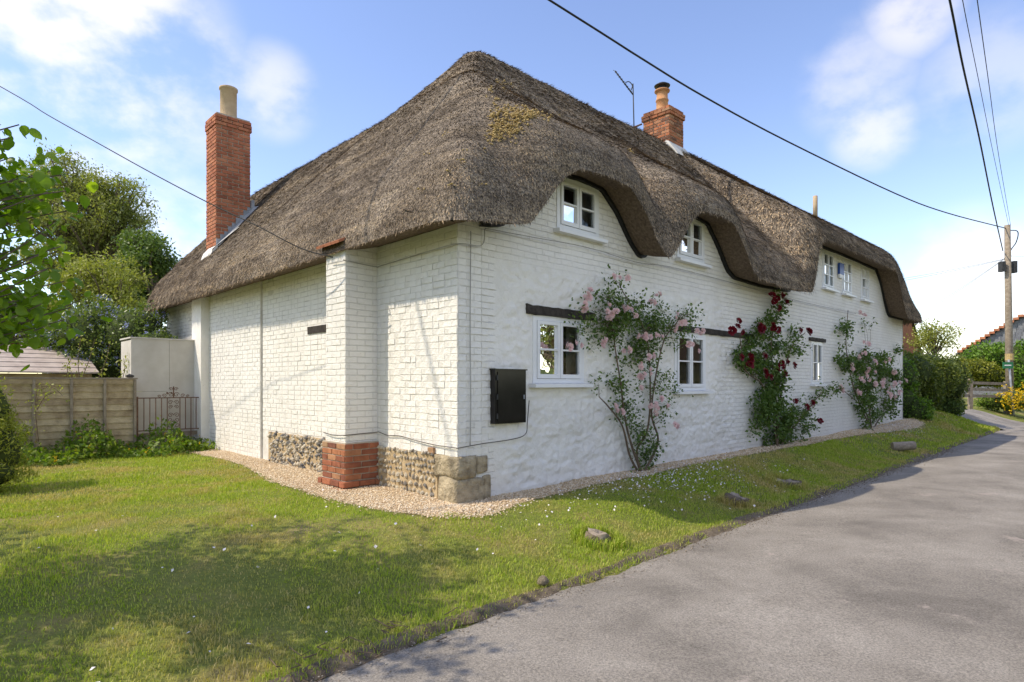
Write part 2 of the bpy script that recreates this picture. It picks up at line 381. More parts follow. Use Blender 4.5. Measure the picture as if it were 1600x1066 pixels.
MT['pebble'] = pebble_mat()
def grass_mat():
    m, t, b, o = new_mat('grass_blade'); v = ocoord(t); g = t.nodes.new('ShaderNodeNewGeometry')
    rnd = g.outputs['Random Per Island']
    gr = ramp(t, rnd, [(0, (.19, .29, .03)), (.5, (.34, .44, .05)), (.85, (.46, .51, .085)), (1, (.56, .50, .18))])
    dry = ramp(t, rnd, [(0, (.34, .30, .09)), (.5, (.50, .41, .16)), (1, (.62, .50, .27))])
    dm = mrange(t, fmath(t, 'ADD', noise(t, .7, 5, .65, v), fmath(t, 'MULTIPLY', noise(t, 4, 3, .6, v), .22)), .56, .74)
    c = mixc(t, dm, gr, dry); lk(t, c, b.inputs['Base Color']); b.inputs['Roughness'].default_value = .55
    tr = t.nodes.new('ShaderNodeBsdfTranslucent'); lk(t, mixc(t, 1, c, (1.4, 1.5, .7), 'MULTIPLY'), tr.inputs[0])
    mx = t.nodes.new('ShaderNodeMixShader'); mx.inputs[0].default_value = .35
    lk(t, b.outputs[0], mx.inputs[1]); lk(t, tr.outputs[0], mx.inputs[2]); lk(t, mx.outputs[0], o.inputs[0]); return m
MT['grass'] = grass_mat()
MT['petal'] = pm('fallen_petal', (.72, .66, .66), (.82, .78, .78), 30, .7, 20, 0)
# foliage
MT['lime'] = leafmat('bright_leaf', [(0, (.07, .14, .016)), (.5, (.14, .24, .026)), (1, (.30, .38, .04))], .5, .4, 1.2)
MT['birch'] = leafmat('olive_leaf', [(0, (.13, .15, .05)), (.5, (.22, .24, .085)), (1, (.33, .33, .13))], .4, .5)
MT['birchlight'] = leafmat('yellow_green_leaf', [(0, (.17, .19, .045)), (.5, (.28, .30, .075)), (1, (.40, .39, .12))], .3, .5)
MT['dark'] = leafmat('dark_leaf', [(0, (.055, .095, .027)), (.5, (.105, .165, .042)), (1, (.19, .25, .07))], .25, .5)
MT['ceano'] = leafmat('ceanothus_leaf', [(0, (.07, .11, .03)), (.5, (.13, .19, .045)), (1, (.24, .29, .08))], .2, .35)
MT['bluefl'] = leafmat('blue_flower', [(0, (.24, .27, .52)), (.6, (.36, .40, .68)), (1, (.52, .56, .80))], .2, .7, tcol=(1, 1, 1.2))
MT['conifer'] = leafmat('golden_conifer', [(0, (.12, .165, .03)), (.5, (.27, .31, .05)), (1, (.50, .47, .09))], .25, .5, 2.5)
MT['weed'] = leafmat('weed_leaf', [(0, (.06, .12, .02)), (.5, (.13, .215, .03)), (1, (.29, .34, .07))], .35, .5)
MT['purple'] = leafmat('purple_leaf', [(0, (.05, .016, .02)), (1, (.15, .06, .05))], .2, .5)
MT['hedge'] = leafmat('hedge_leaf', [(0, (.055, .085, .02)), (.5, (.105, .145, .03)), (1, (.25, .26, .05))], .25, .5, .8)
MT['gold'] = leafmat('golden_hedge_leaf', [(0, (.10, .12, .015)), (.5, (.19, .21, .025)), (1, (.32, .31, .045))], .25, .5)
MT['bright'] = leafmat('laurel_leaf', [(0, (.06, .12, .018)), (.5, (.12, .23, .03)), (1, (.22, .34, .05))], .25, .4)
MT['yellowfl'] = leafmat('yellow_flower', [(0, (.55, .34, .01)), (1, (.75, .55, .03))], .2, .7, tcol=(1, 1, .6))
MT['roseleaf'] = leafmat('rose_leaf', [(0, (.04, .08, .02)), (.5, (.085, .15, .035)), (1, (.17, .24, .06))], .25, .4, 3)
MT['pink'] = leafmat('pink_petal', [(0, (.74, .43, .45)), (.5, (.84, .60, .60)), (1, (.88, .76, .74))], .3, .6, tcol=(1, .9, .9))
MT['red'] = leafmat('red_petal', [(0, (.09, .003, .008)), (1, (.22, .008, .02))], .2, .5, tcol=(1, .6, .6))
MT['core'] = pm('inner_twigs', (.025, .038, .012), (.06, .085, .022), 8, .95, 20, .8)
# ================================================================== SETTING: terrain, road, gravel
def base_z(s): return .29+.0095*np.clip(s, 0, 24)
def road_edge(s): return -2.09+.02*np.clip(s, 0, 24)
def terrain_local(s, t):
    s = np.asarray(s, float); t = np.asarray(t, float); e = road_edge(s)
    wd = 1.75+.85*(1-sstep(s, -2.5, 0))
    drive = sstep(s, 22.3, 23.2)*(1-sstep(s, 27.5, 28.5))
    up = sstep(t-e, -.02, wd)
    z = base_z(s)*(.12*sstep(t-e, -.06, .06)+.88*up)
    z = z+.22*np.exp(-((s-20.2)/1.8)**2-((t+.2)/1.0)**2)*(t > e)
    z = np.where(t < e-.05, -.035, z)
    far = t < e-5.3
    z = np.where(far, .1, z)
    x = np.stack([s*.9, t*.9, 0*s], 1)
    z = z+np.where((t > e+.05), .035*fbm(x, 3)*sstep(t-e, 0, .5), 0)
    return z
def ground_z(x, y):
    s, t = L(np.atleast_1d(np.asarray(x, float)), np.atleast_1d(np.asarray(y, float))); return terrain_local(s, t)
def zl(s, t): return float(terrain_local(np.array([s]), np.array([t]))[0])
def lines(spec):
    o = []
    for a, b, st in spec:
        n = max(1, int(round((b-a)/st))); o += list(np.linspace(a, b, n+1))
    return np.array(sorted(set(np.round(o, 4))))
S = lines([(-600, -60, 60), (-60, -12, 6), (-12, -6, .5), (-6, 6, .12), (6, 24, .25), (24, 60, 2), (60, 600, 60)])
T = lines([(-600, -60, 60), (-60, -10, 5), (-10, -3, .5), (-3, 1, .07), (1, 12, .25), (12, 60, 4), (60, 600, 60)])
def grid_faces(ns, nt_):
    i, j = np.meshgrid(np.arange(ns-1), np.arange(nt_-1), indexing='ij'); a = (i*nt_+j).ravel()
    return np.stack([a, a+nt_, a+nt_+1, a+1], 1)
gs, gt = np.meshgrid(S, T, indexing='ij'); gs = gs.ravel(); gt = gt.ravel()
gz = terrain_local(gs, gt)
def toW(s, t, z): return np.stack([HC[0]+s*UX-t*UY, HC[1]+s*UY+t*UX, z], 1)
tag(obj('ground', npmesh('ground', toW(gs, gt, gz), grid_faces(len(S), len(T)), True), MT['ground']), 'uneven lawn and verge of mown grass around the cottage', 'ground', kind='structure')
# the lane, its edge crumbling into the verge
rs = lines([(-40, -6, 1), (-6, 14, .06), (14, 30, .25), (30, 120, 3)])
fr = np.array([0, .02, .05, .1, .2, .35, .5, .65, .8, .95, 1.])
RS, FR = np.meshgrid(rs, fr, indexing='ij'); RS = RS.ravel(); FR = FR.ravel()
edge = road_edge(RS)+.09*fbm(np.stack([RS*1.3, 0*RS, 0*RS], 1), 4)+.05*fbm(np.stack([RS*9, 0*RS, 0*RS], 1), 2)+.03
tt = edge+(-5.2-edge)*FR
rz = .0+.035*np.sin(np.pi*FR)+.006*fbm(np.stack([RS*.7, tt*.7, 0*RS], 1), 2)-.02*(FR == 0)
tag(obj('road', npmesh('road', toW(RS, tt, rz), grid_faces(len(rs), len(fr)), True), MT['road']), 'worn grey tarmac lane running past the cottage', 'road', kind='structure')
ds = lines([(22.6, 28, .3)]); dt = lines([(-1.9, 6, .3)])
DS, DT = np.meshgrid(ds, dt, indexing='ij'); DS = DS.ravel(); DT = DT.ravel()
tag(obj('driveway', npmesh('driveway', toW(DS, DT, terrain_local(DS, DT)+.02), grid_faces(len(ds), len(dt)), True), MT['road']), 'pale driveway apron beyond the end of the verge', 'driveway', kind='structure')
# gravel strip against the walls: outer edge as (s, t) pairs
GO = [(-.62, 7.9), (-.58, 7.2), (-.52, 5.6), (-.55, 4.6), (-.68, 3.9), (-.90, 2.9), (-.98, 1.9), (-.92, 1.0), (-.82, .1), (-.62, -.45), (-.1, -.66), (.5, -.50), (1.5, -.42), (3, -.40), (5, -.36), (8, -.42), (11, -.42), (14, -.6), (16, -.7), (17.6, -.55), (18.1, -.1)]
GI = [(.05, 7.9), (.05, 7.2), (.05, 5.6), (.05, 4.6), (.05, 3.9), (.05, 2.9), (.05, 1.9), (.05, 1.0), (.05, .3), (.05, .1), (.06, .05), (.5, .05), (1.5, .05), (3, .05), (5, .05), (8, .05), (11, .05), (14, .05), (16, .05), (17.5, .05), (17.6, .05)]
go = np.array([np.array(q) for q in spline(GO, 400)]); gi = np.array(spline(GI, 400))
go = go+.05*np.stack([fbm(np.stack([np.arange(len(go))*.35, 0*go[:, 0], 0*go[:, 0]], 1), 3), fbm(np.stack([np.arange(len(go))*.35, 0*go[:, 0]+9, 0*go[:, 0]], 1), 3)], 1)
ff = np.linspace(0, 1, 6)
GP = go[:, None, :]*(1-ff)[None, :, None]+gi[:, None, :]*ff[None, :, None]
gq = GP.reshape(-1, 2); gzz = terrain_local(gq[:, 0], gq[:, 1])+np.tile(np.array([-.012, .012, .02, .02, .02, .02]), len(go))
grv = obj('gravel_path', npmesh('gravel_path', toW(gq[:, 0], gq[:, 1], gzz), grid_faces(len(go), 6), True), MT['gravelbase'])
tag(grv, 'strip of golden gravel at the foot of the walls', 'path', kind='structure')
def seg_area(a): return np.linalg.norm(np.diff(a, axis=0), axis=1)
# pebbles
def octa_scatter(P, sz, name, m, parent=None, flat=.6):
    n = len(P); base = np.array([(1, 0, 0), (0, 1, 0), (-1, 0, 0), (0, -1, 0), (0, 0, 1), (0, 0, -1)], float)
    fc = np.array([(0, 1, 4), (1, 2, 4), (2, 3, 4), (3, 0, 4), (1, 0, 5), (2, 1, 5), (3, 2, 5), (0, 3, 5)])
    a = rng.uniform(0, 6.28, n); jit = rng.uniform(.65, 1.25, (n, 6, 1)); V = base[None]*jit*sz[:, None, None]
    V[:, :, 2] *= flat; c, s_ = np.cos(a)[:, None], np.sin(a)[:, None]
    x = V[:, :, 0]*c-V[:, :, 1]*s_; y = V[:, :, 0]*s_+V[:, :, 1]*c; V[:, :, 0] = x; V[:, :, 1] = y
    V = V+P[:, None, :]; F = fc[None]+6*np.arange(n)[:, None, None]
    return obj(name, npmesh(name, V.reshape(-1, 3), F.reshape(-1, 3)), m, parent)
wl = np.r_[seg_area(go)*np.linalg.norm(go-gi, axis=1)[:-1]]*np.where(go[:-1, 0] > 5, .35, 1); wl /= wl.sum()
k = rng.choice(len(wl), 26000, p=wl); q = rng.random(26000)**1.0; e = rng.random(26000)
pp = (go[k]*(1-e)[:, None]+go[k+1]*e[:, None])*(1-q)[:, None]+(gi[k]*(1-e)[:, None]+gi[k+1]*e[:, None])*q[:, None]
pp += rng.normal(0, .02, pp.shape)*np.where(rng.random((26000, 1)) < .2, 4.5, 1)
pz = terrain_local(pp[:, 0], pp[:, 1])+.024
tag(octa_scatter(toW(pp[:, 0], pp[:, 1], pz), rng.uniform(.006, .014, 26000)*np.where(pp[:, 0] > 5, 1.5, 1), 'gravel', MT['pebble']), 'loose golden pebbles strewn along the foot of the walls', 'gravel', kind='stuff')

# ================================================================== THE COTTAGE
root = empty('thatched_cottage', W(0, 0, 0), HA)
tag(root, 'long white painted cottage with a thick rolling thatched roof', 'cottage')
S1, T1, TB, SB = 17.85, 6.5, 11.2, 4.3
OH = .5
zb_pts = np.array([(-.5, 3.25), (0, 3.30), (.45, 3.34), (.64, 3.38), (.9, 3.68), (1.2, 4.02), (1.5, 4.20), (2.05, 4.24), (2.55, 4.2), (2.88, 3.95), (3.2, 3.58), (3.4, 3.42), (3.52, 3.41), (3.75, 3.62), (4.05, 4.0), (4.4, 4.25), (4.94, 4.3), (5.45, 4.25), (5.8, 3.95), (6.18, 3.55), (6.42, 3.45), (7.5, 3.42), (8.85, 3.46), (9.05, 3.8), (9.25, 4.4), (9.55, 4.67), (12, 4.69), (14.75, 4.67), (15.1, 4.4), (15.45, 3.95), (15.8, 3.58), (16, 3.48), (17.9, 3.47)])
_sx = np.linspace(-.5, 17.9, 1841); _zb = np.interp(_sx, zb_pts[:, 0], zb_pts[:, 1])
_kk = np.hanning(17); _kk /= _kk.sum(); _zb = np.convolve(np.pad(_zb, 8, 'edge'), _kk, 'valid')
_zt = np.array([_zb[max(0, i-32):i+33].max() for i in range(len(_zb))])
_m = (_sx > 15) & (_sx < 17.2); _zt[_m] = np.maximum(_zt[_m], 4.69-.95*sstep(_sx[_m], 15.7, 17.2))
_k2 = np.hanning(41); _k2 /= _k2.sum(); _zt = np.convolve(np.pad(_zt, 20, 'edge'), _k2, 'valid')+.36
def zB(s): return np.interp(s, _sx, _zb)
def zT(s): return np.interp(s, _sx, _zt)
RS_ = 7.53
def roof_raw(s, t):
    front = 3.80+(RS_-3.80)/3.5*(t+.5)
    hood = zT(s)+.68*(t+.5)
    front = smax(front, hood, .35)
    back = 3.66+(RS_-3.66)/3.5*(T1-t)
    left = 3.61+1.2*(s+.5)
    right = 3.85+3.6*(S1-s)
    main = smin(smin(left, front, .32), smin(back, right, .2), .16)
    sd = smin(smin(smin(left, 3.61+1.2*(SB-s), .5), 3.6+3.4*(TB-t), .5), front, .4)
    return smax(main, sd, .22)
def plan_d(s, t, r=.38):
    def box(x0, x1, y0, y1):
        qx = np.abs(s-(x0+x1)/2)-(x1-x0)/2+r; qy = np.abs(t-(y0+y1)/2)-(y1-y0)/2+r
        return np.hypot(np.maximum(qx, 0), np.maximum(qy, 0))+np.minimum(np.maximum(qx, qy), 0)-r
    return -np.minimum(box(-OH, S1, -OH, T1), box(-OH, SB, -OH, TB))
def eave_bottom(s, t):
    # distance-weighted blend of the eave heights
    dl = np.abs(s+OH); df = np.abs(t+OH); dr = np.abs(S1-s); db = np.minimum(np.abs(T1-t), np.abs(TB-t))
    zz = np.where(df < .6, zB(s), np.where(dr < .6, 3.47, 3.25))
    wl_ = np.clip(1-dl/.6, 0, 1)*(df < .6)
    return zz*(1-wl_)+3.25*wl_
def roof_z(s, t):
    d = np.clip(plan_d(s, t), 0, None); raw = roof_raw(s, t)
    lump = .045*fbm(np.stack([s*.8, t*.8, raw*.5], 1), 3)+.018*fbm(np.stack([s*5, t*5, raw*5], 1), 2)
    r = .42; x = np.clip(d/r, 0, 1)
    fall = 1-np.sqrt(np.clip(1-(1-x)**2.2, 0, 1))
    eb = eave_bottom(s, t); top0 = roof_raw(s, t)
    drop = np.maximum(top0-eb, 0)*fall
    return top0-drop+lump*sstep(d, 0, .25)
RSL = lines([(-.5, .0, .022), (.0, 6.8, .045), (6.8, 8.6, .08), (8.6, 9.8, .035), (9.8, 14.4, .1), (14.4, 17.2, .05), (17.2, 17.85, .04), (4.3, 4.3, 1)])
RTL = lines([(-.5, .0, .02), (.0, 3.4, .045), (3.4, 6.3, .12), (6.3, 6.5, .04), (6.5, 10.6, .07), (10.6, 11.2, .03)])
rs2, rt2 = np.meshgrid(RSL, RTL, indexing='ij'); rs2 = rs2.ravel(); rt2 = rt2.ravel()
d0 = plan_d(rs2, rt2); out = d0 < 0
# pull points outside the rounded plan corners onto the edge
for _ in range(4):
    d_ = plan_d(rs2, rt2); h_ = 1e-3
    gx = (plan_d(rs2+h_, rt2)-d_)/h_; gy = (plan_d(rs2, rt2+h_)-d_)/h_
    mv = np.where((d_ < 0) & out, -d_, 0); rs2 = rs2+gx*mv; rt2 = rt2+gy*mv
inside_cells = grid_faces(len(RSL), len(RTL))
o_s, o_t = np.meshgrid(RSL, RTL, indexing='ij'); o_s = o_s.ravel(); o_t = o_t.ravel()
cs = o_s[inside_cells].mean(1); ct = o_t[inside_cells].mean(1)
cells = inside_cells[(ct < T1) | (cs < SB)]
RZ = roof_z(rs2, rt2)
V = np.stack([rs2, rt2, RZ], 1)
# boundary loop -> soffit
from collections import defaultdict
ec = defaultdict(int)
for f in cells:
    for a, b in ((f[0], f[1]), (f[1], f[2]), (f[2], f[3]), (f[3], f[0])): ec[(min(a, b), max(a, b))] += 1
adj = defaultdict(list)
for (a, b), n in ec.items():
    if n == 1: adj[a].append(b); adj[b].append(a)
st_ = next(iter(adj)); loop = [st_]; prv = None; cur = st_
while True:
    nx = [q for q in adj[cur] if q != prv]
    prv, cur = cur, nx[0]
    if cur == st_: break
    loop.append(cur)
loop = np.array(loop)
used = np.unique(cells); remap = -np.ones(len(V), int); remap[used] = np.arange(len(used))
roof = obj('roof', npmesh('roof', V[used], remap[cells], True), MT['thatch'], root)
tag(roof, 'thick brown thatch sweeping over the upstairs windows')
ls, lt = o_s[loop], o_t[loop]
nx_ = np.where(ls < -OH+.01, 1., np.where(np.abs(ls-S1) < .01, -1., np.where((np.abs(ls-SB) < .01) & (lt > T1-.01), -1., 0.)))
ny_ = np.where(lt < -OH+.01, 1., np.where(np.abs(lt-TB) < .01, -1., np.where((np.abs(lt-T1) < .01) & (ls > SB-.01), -1., 0.)))
outer = V[loop]; inner = outer.copy(); inner[:, 0] = ls+nx_*.56; inner[:, 1] = lt+ny_*.56; inner[:, 2] = outer[:, 2]+.13
mid = outer*.55+inner*.45; mid[:, 2] -= .015
inn2 = inner.copy(); inn2[:, 0] += nx_*.3; inn2[:, 1] += ny_*.3; inn2[:, 2] += .12
n = len(loop); ring = np.arange(n); rn = (ring+1) % n
F = np.vstack([np.stack([ring+k*n, rn+k*n, rn+(k+1)*n, ring+(k+1)*n], 1) for k in range(3)])
obj('soffit', npmesh('soffit', np.vstack([outer, mid, inner, inn2]), F, True), MT['soffit'], roof)
# loose straw over the slopes that can be seen
def roof_points(n):
    P = V[cells]; a = P.mean(1); e1 = P[:, 1]-P[:, 0]; e2 = P[:, 3]-P[:, 0]; nr = np.cross(e1, e2); ar = np.linalg.norm(nr, axis=1)
    vis = (a[:, 1] < 3.2) | (a[:, 0] < 2.3)
    dist = np.linalg.norm(np.stack([HC[0]+a[:, 0]*UX-a[:, 1]*UY, HC[1]+a[:, 0]*UY+a[:, 1]*UX], 1), axis=1)
    wgt = ar*vis/(dist**1.1); wgt /= wgt.sum(); k = rng.choice(len(cells), n, p=wgt)
    u_, v_ = rng.random((2, n)); q = P[k]
    p = (q[:, 0]*((1-u_)*(1-v_))[:, None]+q[:, 1]*(u_*(1-v_))[:, None]+q[:, 2]*(u_*v_)[:, None]+q[:, 3]*((1-u_)*v_)[:, None])
    nn = nr[k]/np.maximum(ar[k], 1e-9)[:, None]; nn[nn[:, 2] < 0] *= -1
    return p, nn, dist[k]
n = 210000
p, nn, dd = roof_points(n)
down = np.stack([nn[:, 0]*nn[:, 2], nn[:, 1]*nn[:, 2], -(nn[:, 0]**2+nn[:, 1]**2)], 1); down /= np.maximum(np.linalg.norm(down, axis=1), 1e-6)[:, None]
sd_ = np.cross(nn, down)
dr = down+sd_*rng.normal(0, .28, n)[:, None]+nn*rng.uniform(.05, .5, n)[:, None]; dr /= np.linalg.norm(dr, axis=1)[:, None]
ln = rng.uniform(.03, .085, n)*np.clip(dd/9, .8, 1.7); wd_ = rng.uniform(.004, .010, n)*np.clip(dd/9, .8, 2.2)
b0 = p-nn*.004
Vs = np.stack([b0-sd_*wd_[:, None], b0+sd_*wd_[:, None], b0+dr*ln[:, None]], 1).reshape(-1, 3)
so = obj('straw', npmesh('straw', Vs, np.arange(3*n).reshape(-1, 3)), MT['straw'], roof); so['kind'] = 'stuff'
# moss cushions near the hip and streaks down the side
mcl = [(805, 182, 34, 9, 130), (795, 203, 24, 12, 80), (775, 215, 10, 14, 40), (770, 155, 10, 20, 10), (785, 132, 10, 6, 8), (985, 236, 4, 4, 3), (720, 250, 60, 60, 10)]
MV = []; 
def roof_hit(x, y):
    k = Vector(((x-800)/964, 1, (600-y)/964))
    for i in range(240):
        Y = 5+i*.05; q = Vector((0, 0, 1.6))+k*Y; s_, t_ = L(q.x, q.y)
        if -.5 < s_ < 17.8 and -.5 < t_ < 11 and (t_ < 6.5 or s_ < 4.5):
            z_ = float(roof_z(np.array([s_]), np.array([t_]))[0])
            if q.z < z_: return np.array((s_, t_, z_))
    return None
for x, y, rx, ry, cnt in mcl:
    for _ in range(cnt):
        h = roof_hit(x+random.gauss(0, rx*.6), y+random.gauss(0, ry*.6))
        if h is not None: MV.append(h)
MV = np.array(MV); mo = octa_scatter(np.repeat(MV, 6, 0)+rng.normal(0, .03, (len(MV)*6, 3))*np.array([1, 1, .5]), rng.uniform(.007, .024, len(MV)*6), 'moss', MT['moss'], roof, .7)
mo['kind'] = 'stuff'; mo['label'] = 'yellow moss cushions on the thatch'
# ------------------------------------------------------------------ walls
WIN = {'U1': (1.63, 2.47, 3.60, 4.27), 'U2': (4.51, 5.36, 3.64, 4.36), 'G1': (1.19, 2.15, 1.61, 2.445), 'G2': (4.44, 5.40, 1.49, 2.44), 'G3': (10.13, 10.78, 1.60, 2.55),
       'A': (10.82, 11.53, 3.84, 4.70), 'B': (12.15, 12.80, 3.84, 4.68), 'C': (13.55, 14.21, 3.83, 4.69)}
xs = lines([(0, 6.5, .022), (6.5, 9.5, .035), (9.5, 17.5, .07)]); zs = lines([(0, 3.0, .022), (3.0, 4.95, .045)])
def snap(arr, vals):
    arr = list(arr)
    for v_ in vals:
        i = int(np.argmin(np.abs(np.array(arr)-v_))); arr[i] = v_
    return np.array(sorted(set(arr)))
xs = snap(xs, [q for w_ in WIN.values() for q in w_[:2]]); zs = snap(zs, [q for w_ in WIN.values() for q in w_[2:]])
ws, wz = np.meshgrid(xs, zs, indexing='ij'); ws = ws.ravel(); wz = wz.ravel()
fw = grid_faces(len(xs), len(zs)); c_s = ws[fw].mean(1); c_z = wz[fw].mean(1)
keep = c_z < zB(c_s)+.30
for a, b, c, d in WIN.values(): keep &= ~((c_s > a) & (c_s < b) & (c_z > c) & (c_z < d))
# rubble bulges, calmer where the brick is and at the window edges
rub = (1-sstep(wz, 2.9, 3.4))*(1-sstep(ws, 6.2, 7.2))*sstep(ws, .5, .8)
P3 = np.stack([ws, wz, 0*ws], 1)
def worley(p, sx_, sz_):
    q = np.stack([p[:, 0]/sx_, p[:, 1]/sz_], 1); q = q+.25*np.stack([vnoise(np.c_[q*.9, q[:, 0]*0]), vnoise(np.c_[q*.9+31, q[:, 0]*0])], 1); i = np.floor(q); d1 = np.full(len(q), 9.); d2 = d1.copy(); hh_ = np.zeros(len(q))
    for a in (-1, 0, 1):
        for b in (-1, 0, 1):
            c = i+np.array([a, b]); fx = c[:, 0]+.15+.7*_h(c[:, 0], c[:, 1], 1.); fz_ = c[:, 1]+.15+.7*_h(c[:, 0], c[:, 1], 2.); d = np.hypot(q[:, 0]-fx, q[:, 1]-fz_)
            nearer = d < d1; d2 = np.where(nearer, d1, np.minimum(d2, d)); hh_ = np.where(nearer, _h(c[:, 0], c[:, 1], 3.), hh_); d1 = np.minimum(d1, d)
    return d1, d2-d1, hh_
w1, we, wh = worley(P3, .24, .15)
stone = sstep(we, .0, .32)*(.35+.65*wh)
rid = 1-np.abs(fbm(P3*np.array([7., 10., 1])+3, 4))*2
lump = stone*.013+fbm(P3*np.array([3., 3.6, 1]), 3)*.014+rid*.016+fbm(P3*np.array([16., 20., 1])+5, 3)*.014
gen = .018*fbm(P3*np.array([.7, .9, 1]), 3)
near_win = np.ones_like(ws)
for a, b, c, d in WIN.values():
    dd_ = np.maximum(np.maximum(a-ws, ws-b), np.maximum(c-wz, wz-d)); near_win = np.minimum(near_win, sstep(dd_, .0, .12))
yy = -(lump*(.12+.88*rub)+gen)*near_win*sstep(ws, 0, .1)
yy = np.where((ws > .02) & (ws < 17.4), yy, 0)
fwm = npmesh('front_wall', np.stack([ws, yy, wz], 1), fw[keep], True)
front = obj('front_wall', fwm, MT['front'], root); tag(front, 'white painted front wall of rubble and brick')
m = MB()       # reveals behind the openings
for a, b, c, d in WIN.values():
    m.add([(a, 0, c), (b, 0, c), (b, 0, d), (a, 0, d), (a, .3, c), (b, .3, c), (b, .3, d), (a, .3, d)], [(0, 1, 5, 4), (1, 2, 6, 5), (2, 3, 7, 6), (3, 0, 4, 7)])
m.build('window_reveal', MT['paint'], front)
m = MB(); m.box(.3, 17.3, 5.6, 5.9, 0, 3.7); m.box(3.5, 3.8, 5.9, 10.5, 0, 3.7); m.box(.05, 3.8, 10.5, 10.8, 0, 3.5)
m.build('rear_wall', MT['paint'], root)
m = MB(); m.add([(17.5, 0, 0), (17.5, 5.9, 0), (17.5, 5.9, 3.6), (17.5, 3, 6.6), (17.5, 0, 3.7), (17.3, 0, 0), (17.3, 5.9, 0), (17.3, 5.9, 3.6), (17.3, 3, 6.6), (17.3, 0, 3.7)],
                [(0, 1, 2, 3, 4), (9, 8, 7, 6, 5), (0, 5, 6, 1), (1, 6, 7, 2), (2, 7, 8, 3), (3, 8, 9, 4), (4, 9, 5, 0)]); m.build('end_wall', MT['side'], root)
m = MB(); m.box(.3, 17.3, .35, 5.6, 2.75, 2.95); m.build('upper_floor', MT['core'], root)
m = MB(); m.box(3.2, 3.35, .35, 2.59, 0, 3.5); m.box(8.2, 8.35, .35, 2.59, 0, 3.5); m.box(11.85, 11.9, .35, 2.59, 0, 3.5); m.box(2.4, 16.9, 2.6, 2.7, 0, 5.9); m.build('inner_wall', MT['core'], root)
# side wall: brickwork skin on a mortar backing
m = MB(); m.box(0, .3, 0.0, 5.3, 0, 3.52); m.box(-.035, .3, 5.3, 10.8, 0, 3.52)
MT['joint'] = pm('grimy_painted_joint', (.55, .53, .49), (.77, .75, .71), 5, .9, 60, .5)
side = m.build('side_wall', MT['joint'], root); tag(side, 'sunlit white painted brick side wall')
def brick_meshes(name, l, h, d, k=4, jit=.004, bev=.006):
    out = []
    for i in range(k):
        b = bmesh.new(); bmesh.ops.create_cube(b, size=1)
        for v_ in b.verts: v_.co = Vector((v_.co.x*d, v_.co.y*l, v_.co.z*h))
        bmesh.ops.bevel(b, geom=list(b.edges), offset=bev, segments=1, affect='EDGES', profile=.5)
        for v_ in b.verts: v_.co += Vector((random.gauss(0, jit*.6), random.gauss(0, jit), random.gauss(0, jit*.7)))
        me = bpy.data.meshes.new(name); b.to_mesh(me); b.free(); out.append(me)
    return out
BW_S = brick_meshes('brick', .216, .0675, .03, 5, .0026, .004); BW_H = brick_meshes('brick', .1035, .0675, .03, 5, .0026, .004)
for q in BW_S+BW_H: q.materials.append(MT['paint'])
brick_i = [0]
def put(me, loc, parent, rz=0., tilt=0., name='brick'):
    o = bpy.data.objects.new(name, me); col.objects.link(o); o.parent = parent; o.location = loc; o.rotation_euler = (tilt, 0, rz); return o
# individual bricks: between buttress and corner (and the front quoin)
course = .0755; z0 = .80
nb = 0
for c in range(34):
    z = z0+c*course+.035
    if z > 3.36: break
    t = .002+(0 if c % 2 else -.0); flip = c % 2
    first = True
    while t < 1.64:
        l = .11 if (first and flip) or (not first and random.random() < .22) else .223
        first = False
        if t+l > 1.66: l = max(.06, 1.64-t)
        if c == 0 and .35 < t < .55: t += l; continue
        me = random.choice(BW_S if l > .15 else BW_H)
        o = put(me, (.0105+random.gauss(0, .0016), t+l/2, z+random.gauss(0, .0018)+.004*math.sin(t*3+c)), side, 0, random.gauss(0, .006)); o.scale.y = min(1.0, l/(.223 if l > .15 else .11)); nb += 1
        t += l
for c in range(33):
    z = z0+c*course+.035
    if z > 3.30: break
    s_ = .0
    for l in ((.223, .11, .223) if c % 2 else (.11, .223, .11)):
        me = random.choice(BW_S if l > .15 else BW_H)
        o = put(me, (s_+l/2+.008, .0095+random.gauss(0, .0015), z+random.gauss(0, .002)), front, R(90), 0); nb += 1; s_ += l
# the rest of the side brickwork, one relief
V_ = []; 
def brick_field(t0, t1, za, zb_, s_face, step=course):
    out = []
    c = 0; z = za
    while z < zb_:
        t = t0-(.11 if c % 2 else 0)
        while t < t1:
            l = .112 if random.random() < .2 else .225
            a = max(t, t0)+.0038; b = min(t+l, t1)-.0038
            if b-a > .02: out.append((a, b, z+.003+random.gauss(0, .0012), z+step-.0045+random.gauss(0, .0012), s_face-.0045+random.gauss(0, .0014)))
            t += l
        z += step; c += 1
    return out
BF = brick_field(2.14, 5.298, .82, 3.4, 0)+brick_field(5.303, 10.7, .24, 3.4, -.035)
mm = MB()
for a, b, c, d, s_ in BF:
    e_ = .005
    mm.add([(s_+.02, a, c), (s_+.02, b, c), (s_+.02, b, d), (s_+.02, a, d), (s_, a+e_, c+e_), (s_, b-e_, c+e_), (s_, b-e_, d-e_), (s_, a+e_, d-e_)], [(4, 7, 6, 5), (0, 4, 5, 1), (1, 5, 6, 2), (2, 6, 7, 3), (3, 7, 4, 0)])
o = mm.build('brickwork', MT['paint'], side); o['kind'] = 'stuff'
